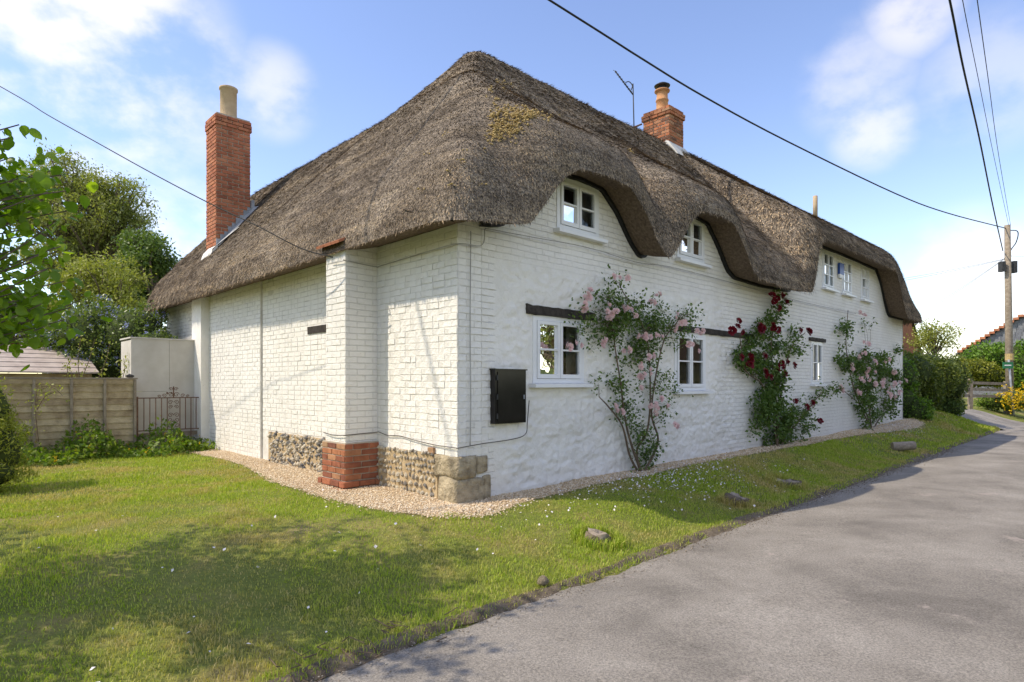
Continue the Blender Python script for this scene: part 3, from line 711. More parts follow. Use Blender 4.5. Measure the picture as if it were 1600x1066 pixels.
# plinth of flints
pl = MB()
pl.box(-.022, .05, .34, 1.62, 0, .80); pl.box(-.022, .05, 2.16, 5.0, 0, .80); pl = pl.build('plinth', MT['ochre'], root); tag(pl, 'bare flint and ochre mortar plinth')
def rock_meshes(name, m_, k=5, sub=2, rough=.22):
    out = []
    for i in range(k):
        b = bmesh.new(); bmesh.ops.create_icosphere(b, subdivisions=sub, radius=.5)
        P = np.array([v_.co for v_ in b.verts]); nz = fbm(P*2.4+i*7.7, 2); nz2 = fbm(P*5+i*3.1, 1)
        for v_, a_, b2 in zip(b.verts, nz, nz2): v_.co *= 1+rough*2*a_+rough*.6*b2
        me = bpy.data.meshes.new(name); b.to_mesh(me); b.free(); me.polygons.foreach_set('use_smooth', [True]*len(me.polygons)); me.materials.append(m_); out.append(me)
    return out
FL = rock_meshes('stone', MT['flint'], 8, 1, .34)
for q in FL: q.polygons.foreach_set('use_smooth', [False]*len(q.polygons))
def flints(t0, t1, za, zb_):
    z = za; row = 0
    while z < zb_:
        h = random.uniform(.05, .072)*(1.3 if z < .5 else 1); t = t0+random.uniform(0, .05)
        while t < t1:
            l = random.uniform(.035, .085)*(1.35 if z < .5 else 1)
            if random.random() < .95:
                o = put(random.choice(FL), (-.024+random.uniform(-.008, .006), t+l/2, z+h/2+random.gauss(0, .008)), pl, 0, random.uniform(-.6, .6), 'stone')
                o.scale = (random.uniform(.04, .07), l*.82, h*.8)
            t += l+random.uniform(-.002, .012)
        z += h+.006; row += 1
flints(.36, 1.58, .30, .77)
FL2 = []
for i in range(620):
    t = random.uniform(2.2, 4.95); z = random.uniform(.27, .79); FL2.append((-.02, t, z))
FL2 = np.array(FL2); o = octa_scatter(FL2, rng.uniform(.018, .05, len(FL2)), 'flint_work', MT['pebble'], pl, 1.0); o.data.materials.clear(); 
def islandflint():
    m_, t_, b_, o_ = new_mat('flint_small'); g_ = t_.nodes.new('ShaderNodeNewGeometry'); b_.inputs['Roughness'].default_value = .6
    lk(t_, ramp(t_, g_.outputs['Random Per Island'], [(0, (.07, .07, .08)), (.3, (.18, .17, .16)), (.6, (.42, .36, .28)), (1, (.56, .50, .40))]), b_.inputs['Base Color']); return m_
o.data.materials.append(islandflint()); o['kind'] = 'stuff'
# corner stones
CS = rock_meshes('corner_stone', MT['ashlar'], 1, 3, .03)
def quoin(x0, x1, y0, y1, z0_, z1_, name='corner_stone'):
    b = bmesh.new(); bmesh.ops.create_cube(b, size=1); bmesh.ops.subdivide_edges(b, edges=list(b.edges), cuts=5, use_grid_fill=True)
    for v_ in b.verts:
        c_ = v_.co.copy(); r_ = c_.normalized()*.62; c_ = c_*.80+r_*.20
        v_.co = Vector(((x0+x1)/2+c_.x*(x1-x0)*1.02, (y0+y1)/2+c_.y*(y1-y0)*1.02, (z0_+z1_)/2+c_.z*(z1_-z0_)*1.02))
    P = np.array([v_.co for v_ in b.verts]); nz = fbm(P*9, 3)
    for v_, a_ in zip(b.verts, nz): v_.co += Vector((a_, a_*.8, a_*.6))*.04
    me = bpy.data.meshes.new(name); b.to_mesh(me); b.free(); me.polygons.foreach_set('use_smooth', [True]*len(me.polygons)); me.materials.append(MT['ashlar'])
    return obj(name, me, None, pl)
quoin(-.03, .25, -.035, .42, .56, .795); quoin(-.045, .36, -.04, .29, .24, .555)
quoin(.26, .42, -.022, .05, .60, .78); quoin(.37, .47, -.02, .05, .29, .56)
o = put(brick_meshes('brick', .11, .07, .05, 1)[0], (-.012, .45, .835), pl); o.data.materials.append(MT['redbrick']); tag(o, 'single bare red brick left unpainted')
# buttress
bt = MB(); bt.box(-.45, .02, 1.64, 2.14, .86, 3.36); bt.add([(-.45, 1.64, 3.36), (.02, 1.64, 3.36), (.02, 2.14, 3.36), (-.45, 2.14, 3.36), (.02, 1.64, 3.6), (.02, 2.14, 3.6)], [(0, 3, 5, 4), (0, 4, 1), (3, 2, 5), (1, 4, 5, 2)])
bt = bt.build('buttress', MT['side'], root); tag(bt, 'white painted brick buttress on a bare red brick foot')
mm = MB()
for c in range(33):
    z = .875+c*course
    t = 1.64
    for l in ((.225, .225, .05) if c % 2 else (.11, .225, .165)):
        s_ = -.454+random.gauss(0, .001); a, b, cc, d = t+.004, t+l-.004, z+.004, z+course-.004
        mm.add([(s_+.02, a, cc), (s_+.02, b, cc), (s_+.02, b, d), (s_+.02, a, d), (s_, a+.004, cc+.004), (s_, b-.004, cc+.004), (s_, b-.004, d-.004), (s_, a+.004, d-.004)], [(4, 7, 6, 5), (0, 4, 5, 1), (1, 5, 6, 2), (2, 6, 7, 3), (3, 7, 4, 0)])
        t += l
o = mm.build('brickwork', MT['paint'], bt); o['kind'] = 'stuff'
RBm = {l: brick_meshes('brick', l-.010, .064, .1, 3, .003, .005) for l in (.225, .11)}
for q in RBm.values():
    for z_ in q: z_.materials.append(MT['redbrick'])
bc = MB(); bc.box(-.475, .02, 1.60, 2.18, .2, .868); bc = bc.build('buttress_core', MT['mortar'], bt)
def brick_stack(parent, s0, s1, t0, t1, za, n, meshes, ch=.075, faces='wsne', proud=.004):
    """running bond round a rectangular stack; w = face s0, e = s1, s = face t0, n = t1"""
    for c in range(n):
        z = za+c*ch+ch/2
        for fc in faces:
            along = (t1-t0) if fc in 'we' else (s1-s0); a0 = t0 if fc in 'we' else s0
            p_ = 0.; first = True
            while p_ < along-.03:
                l = .11 if (first and (c+(fc in 'we')) % 2) else .225
                first = False
                if along-p_ < l+.05: l = along-p_
                me = random.choice(meshes[.225 if l > .15 else .11]); sc_ = l/(.225 if l > .15 else .11)
                mid_ = a0+p_+l/2; jj = random.gauss(0, .0015); D_ = .05-proud
                loc = {'w': (s0+D_+jj, mid_, z), 'e': (s1-D_+jj, mid_, z), 's': (mid_, t0+D_+jj, z), 'n': (mid_, t1-D_+jj, z)}[fc]
                o = put(me, loc, parent, 0 if fc in 'we' else R(90)); o.scale.y = sc_
                p_ += l
brick_stack(bt, -.482, 0, 1.592, 2.188, .40, 6, RBm, .0765, 'ws')
brick_stack(bt, -.53, 0, 1.55, 2.22, .32, 1, RBm, .078, 'ws'); brick_stack(bt, -.60, 0, 1.50, 2.25, .24, 1, RBm, .078, 'ws')
m = MB()
for i in range(3): m.add([(-.56, 1.6+i*.2, 3.33), (-.56, 1.79+i*.2, 3.33), (-.1, 1.79+i*.2, 3.56), (-.1, 1.6+i*.2, 3.56), (-.57, 1.6+i*.2, 3.36), (-.57, 1.79+i*.2, 3.36), (-.1, 1.79+i*.2, 3.6), (-.1, 1.6+i*.2, 3.6)], [(0, 3, 2, 1), (4, 5, 6, 7), (0, 1, 5, 4), (1, 2, 6, 5), (2, 3, 7, 6), (3, 0, 4, 7)])
m.build('cap_tile', MT['tile'], bt)
# vent board and black tarred line under the thatch
m = MB(); m.box(-.016, .01, 3.0, 3.58, 2.35, 2.46); tag(m.build('vent_board', MT['beam'], root), 'short dark board let into the white side wall')
def ribbon(name, pts, h, y0, y1, m_, parent):
    m = MB(); V_ = []; F_ = []
    for s_, z_ in pts: V_ += [(s_, y0, z_), (s_, y0, z_+h), (s_, y1, z_+h), (s_, y1, z_)]
    for i in range(len(pts)-1):
        a = 4*i
        for j in range(4): F_.append((a+j, a+(j+1) % 4, a+4+(j+1) % 4, a+4+j))
    m.add(V_, F_); return m.build(name, m_, parent)
fs = np.arange(.3, 17.4, .05)
dz_ = np.abs(np.gradient(zB(fs), fs)); hh = .05*np.sqrt(1+dz_**2)
m = MB(); V_ = []; F_ = []
for s_, z_, h in zip(fs, zB(fs)+.10, hh): V_ += [(s_, -.055, z_-h*.9), (s_, -.055, z_+h), (s_, .02, z_+h), (s_, .02, z_-h*.9)]
for i in range(len(fs)-1):
    a = 4*i
    for j in range(4): F_.append((a+j, a+(j+1) % 4, a+4+(j+1) % 4, a+4+j))
m.add(V_, F_); m.build('fascia', MT['black'], root)
m = MB(); m.box(-.03, .02, .06, 1.62, 3.36, 3.42); m.box(-.03, .02, 2.16, 10.7, 3.36, 3.42); m.build('fascia', MT['black'], root)
# ------------------------------------------------------------------ windows
def window(key, ncol, rows, sill_z=None, blind=None, small=False):
    a, b, c, d = WIN[key]
    fwid = .055 if not small else .05
    y0, y1 = -.012, .07
    m = MB(); m.box(a-.01, a+fwid, y0, y1, c, d); m.box(b-fwid, b+.01, y0, y1, c, d); m.box(a+fwid, b-fwid, y0, y1, d-fwid, d+.008); m.box(a+fwid, b-fwid, y0, y1, c, c+fwid)
    wobj = m.build('window', MT['joinery'], root)
    ia, ib, ic, id_ = a+fwid, b-fwid, c+fwid, d-fwid
    cw = (ib-ia)/ncol
    for k in range(ncol):
        x0, x1 = ia+k*cw+.004, ia+(k+1)*cw-.004
        cf = .045 if not small else .022
        m = MB(); m.box(x0, x0+cf, -.026, .035, ic+.004, id_-.004); m.box(x1-cf, x1, -.026, .035, ic+.004, id_-.004); m.box(x0+cf, x1-cf, -.026, .035, ic+.004, ic+cf+.012); m.box(x0+cf, x1-cf, -.026, .035, id_-cf, id_-.004)
        cas = m.build('casement', MT['joinery'], wobj)
        gh = (id_-cf-(ic+cf+.012))/rows; zz = ic+cf+.012
        for r_ in range(rows):
            if r_: 
                mb = MB(); mb.box(x0+cf, x1-cf, -.022, .03, zz+r_*gh-.011, zz+r_*gh+.011); mb.build('glazing_bar', MT['joinery'], cas)
            mb = MB(); q0 = zz+r_*gh+(.011 if r_ else 0); q1 = zz+(r_+1)*gh-(.011 if r_ < rows-1 else 0)
            mb.add([(x0+cf, .006, q0), (x1-cf, .006, q0), (x1-cf, .006+random.uniform(-.002, .002), q1), (x0+cf, .006, q1)], [(0, 1, 2, 3)]); mb.build('pane', MT['glass'], cas)
    zz = sill_z or c
    m = MB(); m.add([(a-.07, -.11, zz-.055), (b+.09, -.11, zz-.055), (b+.09, .05, zz-.055), (a-.07, .05, zz-.055), (a-.07, -.11, zz-.012), (b+.09, -.11, zz-.012), (b+.09, .05, zz+.004), (a-.07, .05, zz+.004)], [(0, 3, 2, 1), (4, 5, 6, 7), (0, 1, 5, 4), (1, 2, 6, 5), (2, 3, 7, 6), (3, 0, 4, 7)])
    m.build('sill', MT['joinery'], wobj)
    if blind:
        m = MB()
        for (f0, f1, g0, g1) in blind:
            n_ = 10; p_ = []
            for i in range(n_+1): p_.append((a+(b-a)*(f0+(f1-f0)*i/n_), .16+.012*math.sin(i*1.9)))
            V_ = [(x, y, c+(d-c)*g0) for x, y in p_]+[(x, y, c+(d-c)*g1) for x, y in p_]
            m.add(V_, [(i, i+1, i+n_+2, i+n_+1) for i in range(n_)])
        m.build('blind', MT['curtain'], wobj)
    return wobj
tag(window('U1', 2, 2, 3.585, [(.0, .5, 0, .52), (.5, .72, .0, .3)]), 'white casement under the first thatch wave')
tag(window('U2', 2, 2, 3.62, [(.0, .5, 0, .7), (.5, .66, 0, .35)]), 'white casement under the second thatch wave')
tag(window('G1', 2, 2), 'ground floor casement nearest the black box')
tag(window('G2', 2, 2), 'ground floor casement between pink and red roses')
tag(window('G3', 2, 2, None, None, True), 'narrow ground floor window right of the red rose')
for kk_, bl in (('A', [(.0, 1, 0, .62)]), ('B', [(0, 1, 0, .55)]), ('C', [(.1, .5, 0, .4)])): window(kk_, 2, 3, None, bl, True)
def lintel(a, b, c, d, sag=0):
    m = MB(); n_ = 14; V_ = []; F_ = []
    for i in range(n_+1):
        x = a+(b-a)*i/n_; e1, e2 = random.gauss(0, .003), random.gauss(0, .003); V_ += [(x, -.042, c+e1), (x, -.042, d+e2), (x, .02, d+e2), (x, .02, c+e1)]
    for i in range(n_):
        for j in range(4): F_.append((4*i+j, 4*i+(j+1) % 4, 4*i+4+(j+1) % 4, 4*i+4+j))
    F_ += [(0, 1, 2, 3), (4*n_+3, 4*n_+2, 4*n_+1, 4*n_)]
    m.add(V_, F_); return m.build('lintel', MT['beam'], root)
lintel(1.05, 2.36, 2.455, 2.565); lintel(4.5, 7.2, 2.445, 2.54); lintel(9.98, 10.94, 2.56, 2.64)
# ------------------------------------------------------------------ tall orange chimney on the side
ch = MB(); ch.box(.16, .84, 8.04, 8.62, 3.9, 7.14); ch = ch.build('chimney', MT['mortar'], root); tag(ch, 'tall orange red brick chimney at the side')
SB_ = {l: brick_meshes('brick', l-.017, .0605, .1, 3, .0015, .003) for l in (.225, .11)}
for q in SB_.values():
    for z_ in q: z_.materials.append(MT['stackbrick'])
brick_stack(ch, .15, .85, 8.03, 8.63, 4.22, 36, SB_, .0755, 'ws')
brick_stack(ch, .15, .85, 8.03, 8.63, 5.30, 21, SB_, .0755, 'n')
brick_stack(ch, .13, .87, 8.01, 8.65, 6.935, 2, SB_, .0755, 'wsne', .002); brick_stack(ch, .14, .86, 8.02, 8.64, 7.087, 1, SB_, .0755, 'wsne')
m = MB(); m.box(.16, .84, 8.04, 8.62, 7.15, 7.19); m.build('chimney_cap', MT['mortar'], ch)
m = MB(); m.lathe([(.165, 7.15), (.17, 7.2), (.165, 7.3), (.165, 7.82), (.185, 7.83), (.185, 7.87), (.165, 7.88)], .5, 8.33, 20); m.build('chimney_pot', MT['pot'], ch, True)
m = MB(); m.lathe([(.15, 7.875), (.15, 7.885)], .5, 8.33, 16); m.build('pot_opening', MT['core'], ch)
# stepped lead flashing along the roof slope
m = MB(); sl = 1.2
def rz_at(s_, t_): return float(roof_z(np.array([s_]), np.array([t_]))[0])
for i in range(9):
    a = .15+i*.078; z_ = rz_at(a+.04, 8.0); m.box(a, a+.08, 8.012, 8.03, z_-.1, z_+.15+.02*(i % 2))
m.add([(.12, 7.78, rz_at(.12, 7.8)+.03), (.92, 7.78, rz_at(.92, 7.8)+.03), (.92, 8.02, rz_at(.92, 8)+.06), (.12, 8.02, rz_at(.12, 8)+.06)], [(0, 1, 2, 3)])
m.box(.85, .90, 7.95, 8.66, 5.1, 5.5); m.build('flashing', MT['lead'], ch)
m = MB(); m.add([(-.02, 7.86, rz_at(.1, 7.8)-.05), (.5, 7.70, rz_at(.5, 7.7)+.025), (.5, 7.80, rz_at(.5, 7.8)+.03), (.10, 8.02, rz_at(.1, 8)+.05)], [(0, 1, 2, 3)]); m.build('apron', MT['whitelead'], ch)
m = MB(); m.box(-.2, .12, 7.84, 8.40, .2, 3.7); m.add([(-.2, 7.84, 3.7), (.12, 7.84, 3.7), (.12, 8.4, 3.7), (-.2, 8.4, 3.7), (.02, 7.84, 4.3), (.12, 7.84, 4.42), (.12, 8.4, 4.42), (.02, 8.4, 4.3)], [(0, 1, 5, 4), (1, 2, 6, 5), (2, 3, 7, 6), (3, 0, 4, 7), (4, 5, 6, 7)]); tag(m.build('chimney_breast', MT['paint'], root), 'white pier rising through the eaves below the chimney')
# ------------------------------------------------------------------ short chimney on the ridge
c2 = MB(); c2.box(8.91, 9.54, 2.86, 3.59, 6.9, 8.36); c2 = c2.build('chimney', MT['mortar'], root); tag(c2, 'short weathered brick chimney on the ridge')
OB_ = {l: brick_meshes('brick', l-.012, .062, .1, 3, .0025, .005) for l in (.225, .11)}
for q in OB_.values():
    for z_ in q: z_.materials.append(MT['oldbrick'])
brick_stack(c2, 8.9, 9.55, 2.85, 3.6, 7.2, 13, OB_, .0755, 'wsn'); brick_stack(c2, 8.865, 9.585, 2.815, 3.635, 8.18, 2, OB_, .0755, 'wsne', .002); brick_stack(c2, 8.9, 9.55, 2.85, 3.6, 8.332, 1, OB_, .07, 'wsne')
m = MB(); m.lathe([(.17, 8.36), (.16, 8.44), (.145, 8.5), (.145, 8.68), (.16, 8.69), (.16, 8.72), (.14, 8.73), (.135, 8.92), (.19, 8.93), (.19, 8.96), (.12, 8.97)], 9.2, 3.24, 18); m.build('chimney_pot', MT['terra'], c2, True)
m = MB(); m.lathe([(.12, 8.95), (.115, 9.06)], 9.2, 3.24, 12); m.lathe([(.19, 9.06), (.2, 9.08), (.12, 9.13), (.02, 9.145)], 9.2, 3.24, 18); m.build('cowl', MT['darkmetal'], c2, True)
m = MB(); m.add([(8.8, 2.55, 7.10), (9.65, 2.55, 7.10), (9.62, 2.84, 7.5), (8.84, 2.84, 7.5), (8.82, 3.62, 7.2), (8.84, 2.9, 7.52)], [(0, 1, 2, 3), (0, 3, 5, 4)]); m.build('flashing', MT['whitelead'], c2)
m = MB(); m.lathe([(.075, 7.2), (.075, 7.95), (.06, 7.96)], 17.6, 2.6, 14); tag(m.build('flue_pipe', MT['pot'], root, True), 'stubby grey flue at the far end of the ridge')
# cables clipped to the walls
def lcab(name, pts, r, m_=None, parent=None): m = MB(); m.tube(spline(pts, 8*len(pts)), r, 5); return m.build(name, m_ or MT['cable'], parent or root, True)
lcab('cable', [(-.475, 2.16, .97), (-.48, 1.9, .95), (-.478, 1.63, .965), (-.46, 1.61, .968), (-.05, 1.61, .98), (-.03, 1.55, .985), (-.025, 1.35, .955), (-.025, 1.1, .965), (-.025, .8, .935), (-.025, .4, .905), (-.03, .02, .90), (.0, -.03, .90), (.3, -.05, .925), (.8, -.06, .95), (1.0, -.06, 1.0), (1.03, -.06, 1.15), (1.06, -.06, 1.4)], .0055, MT['wallcable'])
lcab('cable', [(-.475, 1.95, 3.13), (-.48, 1.63, 3.12), (-.46, 1.615, 3.12), (-.05, 1.61, 3.1), (-.03, 1.5, 3.1), (-.022, .8, 3.12), (-.03, .0, 3.13), (.3, -.05, 3.16), (.36, -.05, 3.36)], .006, MT['wirepaint'])
lcab('cable', [(.36, -.05, 3.36), (1, -.06, 3.38), (2.2, -.06, 3.42), (3.3, -.06, 3.38), (4.2, -.06, 3.43), (6, -.06, 3.42), (8, -.06, 3.38), (10, -.06, 3.37), (13, -.05, 3.40)], .006, MT['wirepaint'])
lcab('cable', [(.16, -.035, 3.3), (.15, -.035, 2.2), (.16, -.035, 1.4), (.15, -.035, .92)], .006, MT['wirepaint'])
# fixtures on the walls
mbx = empty('meter_box', W(.48, 0, 1.14), HA); tag(mbx, 'black steel meter cupboard on the white wall near the corner', 'meter box')
m = MB(); m.box(0, .5, -.085, .0, 0, .62); m.box(-.012, .512, -.10, .0, .62, .635); m.build('cabinet', MT['box'], mbx)
m = MB(); m.box(.035, .48, -.096, -.086, .03, .60); d_ = m.build('door', MT['box'], mbx)
m = MB(); m.box(.445, .46, -.106, -.0965, .28, .33); m.build('lock', MT['lead'], d_)
for z_ in (.09, .31, .53): m = MB(); m.box(.016, .034, -.1, -.0865, z_-.03, z_+.03); m.build('hinge', MT['darkmetal'], mbx)
al = empty('alarm_box', W(11.74, 0, 4.17), HA); tag(al, 'small blue alarm box between the upstairs windows', 'alarm box')
m = MB(); m.prism([(.04, .09), (.32, .09), (.32, .36), (.04, .36)], -.07, -.02); m.build('cover', MT['blue'], al)
m = MB(); m.prism([(.07, .0), (.29, .0), (.32, .088), (.04, .088)], -.066, -.02); m.build('lamp_cover', MT['white'], al)
# ================================================================== PLANTS
def rand_unit(n):
    v = rng.normal(size=(n, 3)); return v/np.linalg.norm(v, axis=1)[:, None]
def leaf_arrays(P, size, asp=.55, droop=.3, up=.5, outdir=None):
    """kite leaves, two triangles folded on the midrib"""
    n = len(P); d = rand_unit(n); d[:, 2] -= droop
    if outdir is not None: d = d+outdir*.8
    d /= np.linalg.norm(d, axis=1)[:, None]
    nn = rand_unit(n); nn[:, 2] += up*2; sd = np.cross(d, nn); sd /= np.maximum(np.linalg.norm(sd, axis=1), 1e-6)[:, None]; nr = np.cross(sd, d)
    L_ = size[:, None]; V = np.stack([P, P+d*L_*.45+sd*L_*asp*.5+nr*L_*.08, P+d*L_, P+d*L_*.45-sd*L_*asp*.5+nr*L_*.08], 1)
    i = 4*np.arange(n)[:, None]; F = np.stack([i+np.array([0, 1, 2]), i+np.array([0, 2, 3])], 1).reshape(-1, 3)
    return V.reshape(-1, 3), F
def leaves(name, P, size, m, parent=None, stuff=True, **kw):
    V, F = leaf_arrays(np.asarray(P), np.asarray(size), **kw); o = obj(name, npmesh(name, V, F), m, parent)
    if stuff: o['kind'] = 'stuff'
    return o
def clump_points(cl, n, shell=.55):
    """cl: rows (x, y, z, rx, ry, rz); points lie towards the outside of each clump"""
    cl = np.asarray(cl, float); wgt = (cl[:, 3]*cl[:, 4]*cl[:, 5])**.67; k = rng.choice(len(cl), n, p=wgt/wgt.sum())
    d = rand_unit(n); r = shell+(1.02-shell)*rng.random(n)**.6; r *= 1+.25*fbm(d*2.2+k[:, None]*3.7, 2)
    return cl[k, :3]+d*r[:, None]*cl[k, 3:6], d
def limb(m, a, b, r0, r1, sag=.15, n=7, wob=.06):
    a = np.array(a, float); b = np.array(b, float); pts = []; rad = []; ln = np.linalg.norm(b-a)
    o = rand_unit(1)[0]*wob*ln; o2 = rand_unit(1)[0]*wob*.5*ln
    for i in range(n+1):
        f = i/n; p = a*(1-f)+b*f+o*math.sin(math.pi*f)+o2*math.sin(2*math.pi*f); p[2] += sag*ln*math.sin(math.pi*f); pts.append(p); rad.append(r0*(1-f)+r1*f)
    m.tube(pts, rad, 6 if r0 > .03 else 4); return pts
def tree(name, label, base, top, trunk_r, clumps, leaf, nleaf, m, sub=5, cat='tree', bark=None, asp=.55, droop=.3, shell=.5, limbs=None, group=None):
    base = Vector(base); r = empty(name, base); tag(r, label, cat, group)
    cl = np.array(clumps, float); cl[:, :3] -= np.array(base)
    small = []
    for c in cl:
        small.append(c*np.array([1, 1, 1, .4, .4, .4]))
        for _ in range(sub):
            d = rand_unit(1)[0]; small.append(np.r_[c[:3]+d*c[3:6]*rng.uniform(.45, 1.08), c[3:6]*rng.uniform(.14, .40)*np.array([1.2, 1.2, .75])])
    small = np.array(small)
    P, d = clump_points(small, nleaf, shell)
    P = P+rng.normal(0, leaf*1.1, P.shape)
    leaves('crown', P, leaf*rng.uniform(.6, 1.25, nleaf), m, r, asp=asp, droop=droop)
    tm = MB(); tp = np.array(top)-np.array(base); trunk = limb(tm, (0, 0, -.1), tp, trunk_r, trunk_r*.35, 0, 10, .03)
    for c in small:
        f = np.clip(.35+.6*(c[2]/max(tp[2], .1)-.35), .15, .98); a = trunk[int(f*10)]; limb(tm, a, c[:3], trunk_r*.32, trunk_r*.06, .08, 6, .07)
    tm.build('trunk', bark or MT['bark'], r, True); return r
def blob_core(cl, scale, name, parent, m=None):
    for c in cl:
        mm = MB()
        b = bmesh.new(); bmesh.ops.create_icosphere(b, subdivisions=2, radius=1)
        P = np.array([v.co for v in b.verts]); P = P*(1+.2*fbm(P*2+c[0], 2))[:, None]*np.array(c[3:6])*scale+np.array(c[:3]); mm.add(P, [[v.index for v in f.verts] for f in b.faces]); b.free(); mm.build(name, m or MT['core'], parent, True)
def bush(name, label, clumps, leaf, nleaf, m, cat='bush', core=.7, sub=6, asp=.55, droop=.1, group=None, shell=.6, flowers=None):
    cl = np.array(clumps, float); bx, by = cl[:, 0].mean(), cl[:, 1].mean(); bz = float(ground_z(bx, by)[0]); base = np.array([bx, by, bz]); r = empty(name, base); tag(r, label, cat, group); cl[:, :3] -= base
    small = []
    for c in cl:
        small.append(c*np.array([1, 1, 1, .85, .85, .85]))
        for _ in range(sub):
            d = rand_unit(1)[0]; small.append(np.r_[c[:3]+d*c[3:6]*.75, c[3:6]*rng.uniform(.2, .38)])
    small = np.array(small); P, d = clump_points(small, nleaf, shell); ok = P[:, 2] > -.02; P = P[ok]
    leaves('foliage', P, leaf*rng.uniform(.6, 1.3, len(P)), m, r, asp=asp, droop=droop)
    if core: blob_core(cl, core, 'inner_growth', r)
    if flowers:
        nf, sz, fm = flowers; c0 = P[rng.choice(len(P), nf)]; q = np.repeat(c0, 9, 0)+rng.normal(0, sz, (nf*9, 3)); o = leaves('flower', q, np.full(len(q), sz*1.3), fm, r, asp=.9)
    return r, base, small
# --- young tree at the left, big soft leaves, reaching in from outside the frame
def big_leaf_mesh(name, m, k=3):
    out = []
    for i in range(k):
        outl = [(0, 0), (.30, .10), (.46, .38), (.40, .66), (.18, .90), (0, 1.08), (-.18, .90), (-.40, .66), (-.46, .38), (-.30, .10)]
        V = [(x, y, -.10*abs(x)*1.6-.12*y*y+.03*math.sin(5*y+i)+.05*i*x) for x, y in outl]+[(0, .35, .05), (0, .7, .0)]
        F = [(0, 1, 10), (1, 2, 10), (2, 3, 11), (2, 11, 10), (3, 4, 11), (4, 5, 11), (5, 6, 11), (6, 7, 11), (7, 8, 11), (8, 10, 11), (8, 9, 10), (9, 0, 10)]
        me = bpy.data.meshes.new(name); me.from_pydata(V, [], F); me.polygons.foreach_set('use_smooth', [True]*len(F)); me.materials.append(m); me.update(); out.append(me)
    return out
lt = empty('lime_tree', (-4.7, 3.4, float(ground_z(-4.7, 3.4)[0]))); tag(lt, 'young tree with big bright green leaves at the left edge', 'tree')
LB = np.array(lt.location)
tm = MB(); trunk = limb(tm, (0, 0, -.1), (.1, .05, 4.6), .09, .025, 0, 12, .02)
shoots = []
def shoot(a, b, r0, r1=.004):
    pts = limb(tm, a, b, r0, r1, .05, 10, .05); shoots.append(pts); return pts
vis_tip = [(30, 195, 4.1), (95, 262, 4.2), (75, 300, 4.0), (88, 345, 4.1), (60, 380, 4.2), (100, 440, 4.0), (112, 480, 4.2), (70, 510, 4.2), (30, 470, 3.9), (20, 400, 4.1), (10, 310, 4.3), (45, 430, 4.5), (85, 400, 4.4), (10, 220, 4.2), (25, 280, 4.15), (65, 320, 4.3), (30, 360, 4.2), (75, 420, 4.1), (95, 385, 4.2), (15, 430, 4.0), (60, 460, 4.0), (35, 505, 4.3), (100, 500, 4.3), (80, 470, 4.1), (45, 300, 4.1), (20, 520, 4.1), (50, 330, 4.4), (0, 250, 4.2), (40, 480, 4.3), (60, 270, 4.3), (15, 350, 4.0), (105, 330, 4.15), (90, 460, 4.5), (125, 470, 4.4)]
for x, y, Y in vis_tip:
    b = np.array(px_at(x, y, Y))-LB; a = trunk[int(np.clip((b[2]-.9)/4.6*12, 2, 11))]; shoot(a, b, .011)
for _ in range(46):
    x_ = random.uniform(-40, 105); y_ = random.uniform(200, 535)
    if y_ < 260 and x_ > 40: continue
    if 500 < y_ and x_ > 75: continue
    vis_tip.append((x_, y_, random.uniform(3.9, 4.6))); b = np.array(px_at(*vis_tip[-1]))-LB; a = trunk[int(np.clip((b[2]-.9)/4.6*12, 2, 11))]; shoot(a, b, .008)
for _ in range(95):
    d = rand_unit(1)[0]; c = np.array([-.15, .45, 3.4])+d*np.array([1.7, 1.9, 1.8])*rng.uniform(.5, 1.05)
    if (c[0]+LB[0])/(c[1]+LB[1]) > -.86: continue
    a = trunk[int(np.clip((c[2]-.7)/4.6*12, 2, 11))]; shoot(a, c, .02)
tm.build('trunk', MT['bark'], lt, True)
BL = big_leaf_mesh('leaf', MT['lime']); lv = []
for si, pts in enumerate(shoots):
    P = np.array(pts); visible = si < len(vis_tip)
    for k in range(40 if visible else 60):
        f = 1-rng.random()**1.3*(.72 if visible else .8); i = min(int(f*10), 9); p = P[i]*(1-(f*10-i))+P[i+1]*(f*10-i) if f < 1 else P[-1]
        p = p+rng.normal(0, .075, 3); lv.append((p, rng.uniform(.03, .085)))
def score(p):
    q = p+LB; xx = 800+964*q[0]/q[1]; return (abs(xx-50) if xx > -20 else 1e4+abs(xx))
lv.sort(key=lambda e: score(e[0]))
SV = []; SF = []; nv = 0
for i, (p, sz) in enumerate(lv):
    rot = Matrix.Rotation(random.uniform(0, 6.28), 4, 'Z') @ Matrix.Rotation(random.gauss(-.6, .55), 4, 'X') @ Matrix.Rotation(random.gauss(0, .55), 4, 'Y')
    me = BL[i % 3]
    if i < 300:
        o = bpy.data.objects.new('leaf', me); col.objects.link(o); o.parent = lt; o.matrix_local = Matrix.Translation(Vector(p)) @ rot @ Matrix.Scale(sz, 4)
    else:
        M4 = np.array(rot)[:3, :3]*sz; q = np.array([v.co for v in me.vertices]) @ M4.T+p; SV.append(q); SF.append(np.array([list(f.vertices) for f in me.polygons])+nv); nv += len(q)
o = obj('foliage', npmesh('foliage', np.vstack(SV), np.vstack(SF), True), MT['lime'], lt); o['kind'] = 'stuff'
